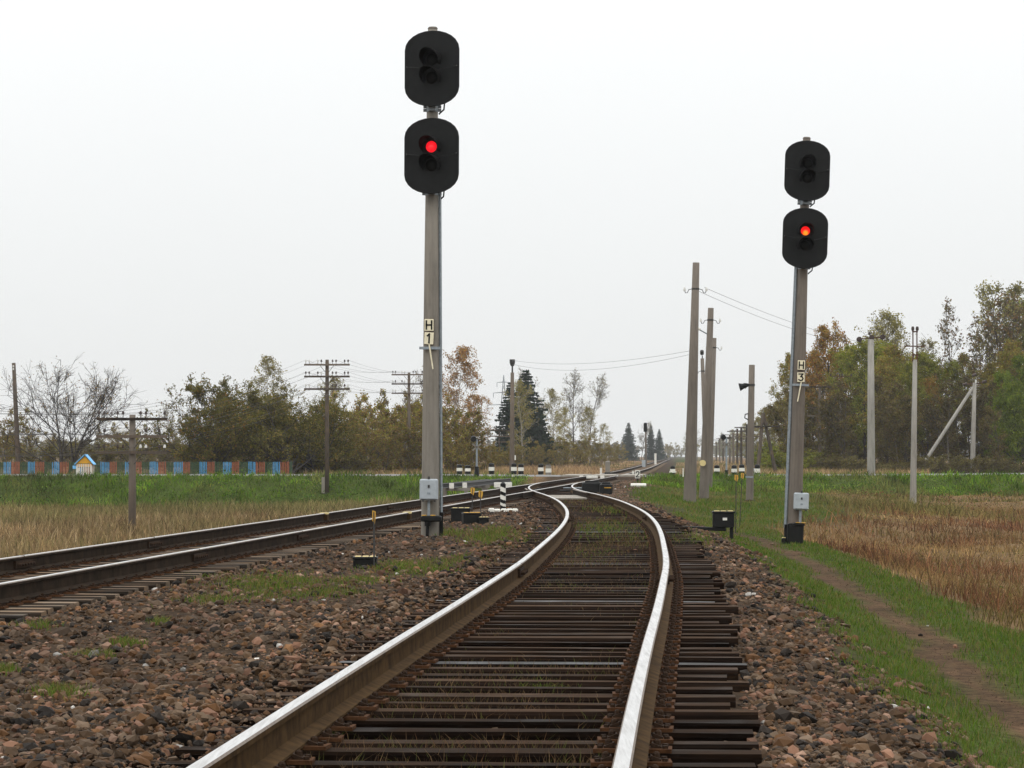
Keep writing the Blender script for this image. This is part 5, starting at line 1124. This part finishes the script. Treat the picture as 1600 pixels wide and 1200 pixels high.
# garden background
plant('thicket2', 18, 640, 245, 'loose olive shrub behind the leaning wooden pole', None); plant('bush_brown', 60, 690, 205, 'low brown bush under the bare garden tree', None, None, 1.6); plant('bush_brown', 150, 694, 206, 'low dark bush behind the playhouse', None, None, 1.6)
plant('birch_bare', 265, 634, 330, 'small leafless tree between the short telegraph pole and the apple trees', None)
for px, ty, d, w in ((195, 662, 330, 1), (230, 672, 320, 1.2), (290, 655, 330, 1), (170, 668, 350, 1.1), (250, 680, 300, 1.4), (215, 685, 290, 1.5), (40, 672, 300, 1.4), (130, 680, 300, 1.5), (5, 668, 300, 1.3), (90, 676, 320, 1.4), (300, 690, 260, 1.5), (180, 694, 265, 1.6), (270, 690, 280, 1.4)):
    plant('thicket2' if ty < 680 else 'bush_brown', px, ty, d, 'hazy shrub in the scrub beyond the garden' if ty < 680 else 'low brown scrub bush beyond the garden', 'scrub beyond the garden' if ty < 680 else 'low scrub beyond the garden', None, w)
# spruces and birches past the crossing
plant('spruce', 822, 574, 330, 'tallest dark green spruce past the crossing', None, None, 1.2); plant('spruce2', 797, 596, 326, 'narrow dark spruce close against the tallest one', None, None, 1.3); plant('spruce', 845, 640, 335, 'low dark spruce at the foot of the tallest one', None, None, 1.0)
plant('birch', 818, 600, 318, 'slender yellowing birch standing in front of the tallest spruce'); plant('birch', 868, 612, 360, 'yellow green birch just past the spruces'); plant('birch', 878, 640, 350, 'smaller yellow birch just past the spruces'); plant('birch_bare', 896, 583, 380, 'tall thin birch with few leaves past the spruces'); plant('birch_bare', 916, 588, 392, 'tall greyish birch next to the thin one'); plant('birch', 922, 640, 385, 'short leafy birch under the tall thin ones'); plant('birch_bare', 842, 580, 350, 'bare grey birch crown behind the tallest spruce'); plant('birch', 943, 664, 430, 'small round pale birch at the end of the clump')
for px, ty, d in ((780, 690, 300), (800, 698, 290), (835, 690, 310), (860, 685, 330), (890, 680, 350), (915, 685, 360), (935, 692, 380), (955, 695, 420), (815, 700, 300), (875, 698, 320), (905, 700, 340), (770, 700, 280), (850, 703, 300), (968, 700, 480)):
    plant('thicket2', px, ty, d, 'yellow olive bush past the crossing ' + min(((770, 'beside the grey crossing light'), (808, 'near the brown lamp pole'), (845, 'below the big spruces'), (885, 'below the yellow birches'), (915, 'below the tall thin birches'), (955, 'by the small round birch')), key=lambda q: abs(q[0] - px))[1], 'bushes along the line past the crossing', None, 1.5)
# distance
plant('spruce', 982, 659, 800, 'blue green spruce alone in the haze beside the line', None, None, 1.05); plant('spruce', 1017, 662, 860, 'hazy spruce behind the distant signal', None, None, .8); plant('spruce2', 1030, 670, 880, 'narrow hazy spruce right of the distant signal', None, None, 1.2)
plant('birch_bare', 1002, 660, 840, 'grey hazy birch beside the distant signal', None, None, 1.3); plant('thicket2', 965, 690, 780, 'hazy rounded bush left of the lone spruce', None, None, 1.0)
for px, ty, d, k in ((1048, 692, 1250, 'thicket2'), (1055, 696, 1400, 'thicket2'), (1040, 694, 1150, 'thicket2'), (1062, 700, 1700, 'thicket')): plant(k, px, ty, d, 'faint far bush where the line meets the horizon', 'far bushes at the vanishing point', None, 1.3)
for px, ty, d, k in ((1078, 672, 1050, 'grey'), (1090, 668, 1000, 'birch_bare'), (1070, 690, 1300, 'grey'), (1102, 678, 1000, 'grey'), (1084, 690, 950, 'thicket')): plant(k, px, ty, d, 'grey hazy tree far off behind the leaning pole group', 'far trees behind the pole group', None, 1.3)
for px, ty, d, k in ((1128, 684, 900, 'grey'), (1134, 676, 860, 'birch_bare'), (1141, 682, 700, 'grey'), (1148, 672, 640, 'grey'), (1120, 690, 1000, 'grey'), (1155, 676, 560, 'aspen')): plant(k, px, ty, d, 'hazy tree at the far end of the wood', 'hazy far end of the wood', None, 1.0)
# the wood on the right
RW = [('grey', 1166, 662, 480, 1), ('aspen', 1180, 655, 440, 1), ('grey', 1192, 645, 420, 1.1), ('aspen', 1204, 640, 400, 1), ('grey', 1214, 625, 370, 1.1), ('aspen', 1225, 632, 330, 1), ('aspen', 1236, 560, 300, .9), ('grey', 1252, 590, 310, 1),
      ('oak_rust', 1292, 522, 262, .85), ('oak_rust', 1272, 560, 266, .85), ('oak_rust', 1310, 560, 272, .9), ('alder', 1330, 548, 258, .9), ('grey', 1362, 492, 275, 1.0), ('alder', 1350, 540, 252, .9), ('grey', 1392, 505, 282, 1.0), ('alder', 1385, 545, 262, .9), ('aspen', 1410, 548, 256, .9), ('grey', 1428, 535, 280, .9), ('alder', 1440, 560, 258, .9), ('aspen', 1465, 570, 262, .9), ('alder', 1490, 572, 262, .9), ('sparse', 1500, 476, 262, .8), ('sparse', 1476, 560, 285, .9), ('aspen', 1515, 560, 270, .9), ('sparse', 1530, 508, 262, .9), ('sparse', 1548, 500, 268, 1.0), ('grey', 1570, 450, 262, .9), ('sparse', 1562, 470, 258, 1.1), ('grey', 1596, 448, 268, .9), ('aspen', 1580, 540, 250, .9), ('alder', 1612, 480, 262, .95), ('aspen', 1640, 500, 270, 1), ('sparse', 1584, 462, 256, 1.0), ('aspen', 1545, 575, 256, .9), ('alder', 1420, 575, 246, .8), ('oak_rust', 1262, 600, 300, .9), ('aspen', 1245, 620, 290, .9), ('oak_rust', 1450, 600, 250, .7), ('aspen', 1375, 565, 246, .8)]
LB = {'grey': 'pale thinning grey twigged tree in the wood', 'aspen': 'olive leaved tree in the wood', 'alder': 'green leaved tree in the wood', 'oak_rust': 'rust orange leaved tree at the wood edge', 'sparse': 'tall thin tree with few leaves above the wood'}
LMK = [(1190, 'near the A-frame pole'), (1243, 'behind signal H 3'), (1281, 'behind the dark wooden pole'), (1314, 'behind the thin concrete pole'), (1361, 'behind the thick pale pole'), (1427, 'behind the trident pole'), (1475, 'behind the slanting strut'), (1521, 'behind the strutted pole'), (1585, 'above the dense green bushy tree')]
def near(px, L=LMK): return min(L, key=lambda q: abs(q[0] - px))[1]
for k, px, ty, d, w in RW: plant(k, px, ty, d, LB[k] + ' ' + near(px), {'grey': 'pale trees of the wood', 'aspen': 'olive trees of the wood', 'alder': 'green trees of the wood', 'oak_rust': 'rust trees of the wood', 'sparse': 'thin trees of the wood'}[k], None, w)
for i in range(30):
    px = 1238 + i * 13.4 + rnd.uniform(-5, 5); plant('brownwood', px, rnd.uniform(585, 640), rnd.uniform(236, 262), 'dark brown twiggy understorey tree in the wood ' + near(px), 'understorey of the wood', None, 1.25)
for i in range(26):
    px = 1250 + i * 14 + rnd.uniform(-5, 5); plant('bush_brown', px, rnd.uniform(706, 724), rnd.uniform(228, 238), 'low brown bush along the wood edge ' + near(px), 'low bushes along the wood edge', None, 1.6)
plant('greenbig', 1594, 585, 242, 'large dense green bushy tree at the edge of the wood', None, 1.0, .72); plant('greenbig', 1640, 560, 246, 'tall green bushy tree partly out of the frame', None, None, .9)
for px, ty, d in ((1230, 700, 235), (1215, 706, 240), (1250, 706, 228), (1262, 700, 240), (1200, 712, 260), (1225, 690, 280), (1210, 690, 300), (1190, 700, 310)): plant('bush', px, ty, d, 'low green yellow bush near the A-frame pole', 'low green bushes near the A-frame pole', None, 1.5)
plant('bush', 1395, 770, 138, 'small olive bush at the foot of the road bank near the trident pole', None, None, .9)
# pale young birch stems at the wood edge
for px, ty, d, ln in ((1405, 655, 238, .9), (1420, 690, 240, .4), (1482, 680, 240, .1)):
    X = WX(px, d); g = gz(X, d); T = thing('birch_sapling', 'pale leafless birch stem at the dark wood edge', 'tree', (X, d, g), 0, 'pale birch stems'); H = WZ(ty, d) - g
    MB().tube([(0, 0, -.1), (-ln * .3, 0, H * .5), (-ln, 0, H)], [.05, .04, .015], 6).build('trunk', 'bark_sapling', T)
    tw = MB()
    for k in range(9): z = H * (.45 + .055 * k); a = rnd.random() * 6.28; tw.tube([(-ln * z / H * .95, 0, z), (-ln * z / H + math.cos(a) * .5, math.sin(a) * .5, z + .5)], .008, 3)
    tw.build('twigs', 'bark', T)
# far wood closing the horizon: too far to tell single trees
r = np.random.default_rng(77); n = 26000; px = r.uniform(-150, 1750, n); d = r.uniform(1500, 2200, n); x = WX(px, d); ok = np.abs(x - main_x(d)) > 25; x, d = x[ok], d[ok]; n = len(x); hh = (4 + 7 * fbm(x, d, 60.0)) * r.random(n)**.6
V, F = leaf_quads(np.c_[x, d, hh - .5], np.full(n, 3.2), r); c = np.array([(.06, .06, .03), (.045, .05, .028), (.08, .065, .035)])[r.integers(0, 3, n)]
tag(inst('distant_wood', np_mesh('distant_wood', V, F, ['leaf'], np.repeat(c, 4, 0))), 'faint belt of woodland closing the horizon', 'woodland', kind='stuff')

# ------------------------------------------------------------------ haze
m = bpy.data.materials.new('haze_air'); m.use_nodes = True; t = m.node_tree; t.nodes.clear()
o_ = t.nodes.new('ShaderNodeOutputMaterial'); pv = t.nodes.new('ShaderNodeVolumePrincipled'); pv.inputs['Color'].default_value = (.93, .96, 1.0, 1); pv.inputs['Density'].default_value = 0.00013; pv.inputs['Anisotropy'].default_value = 0.0
t.links.new(pv.outputs[0], o_.inputs['Volume']); M['haze'] = m
hz = MB().box((0, 1225, 14), (2960, 2640, 40)).build('haze', m); tag(hz, 'thin autumn haze filling the air over the fields', 'haze', kind='stuff')
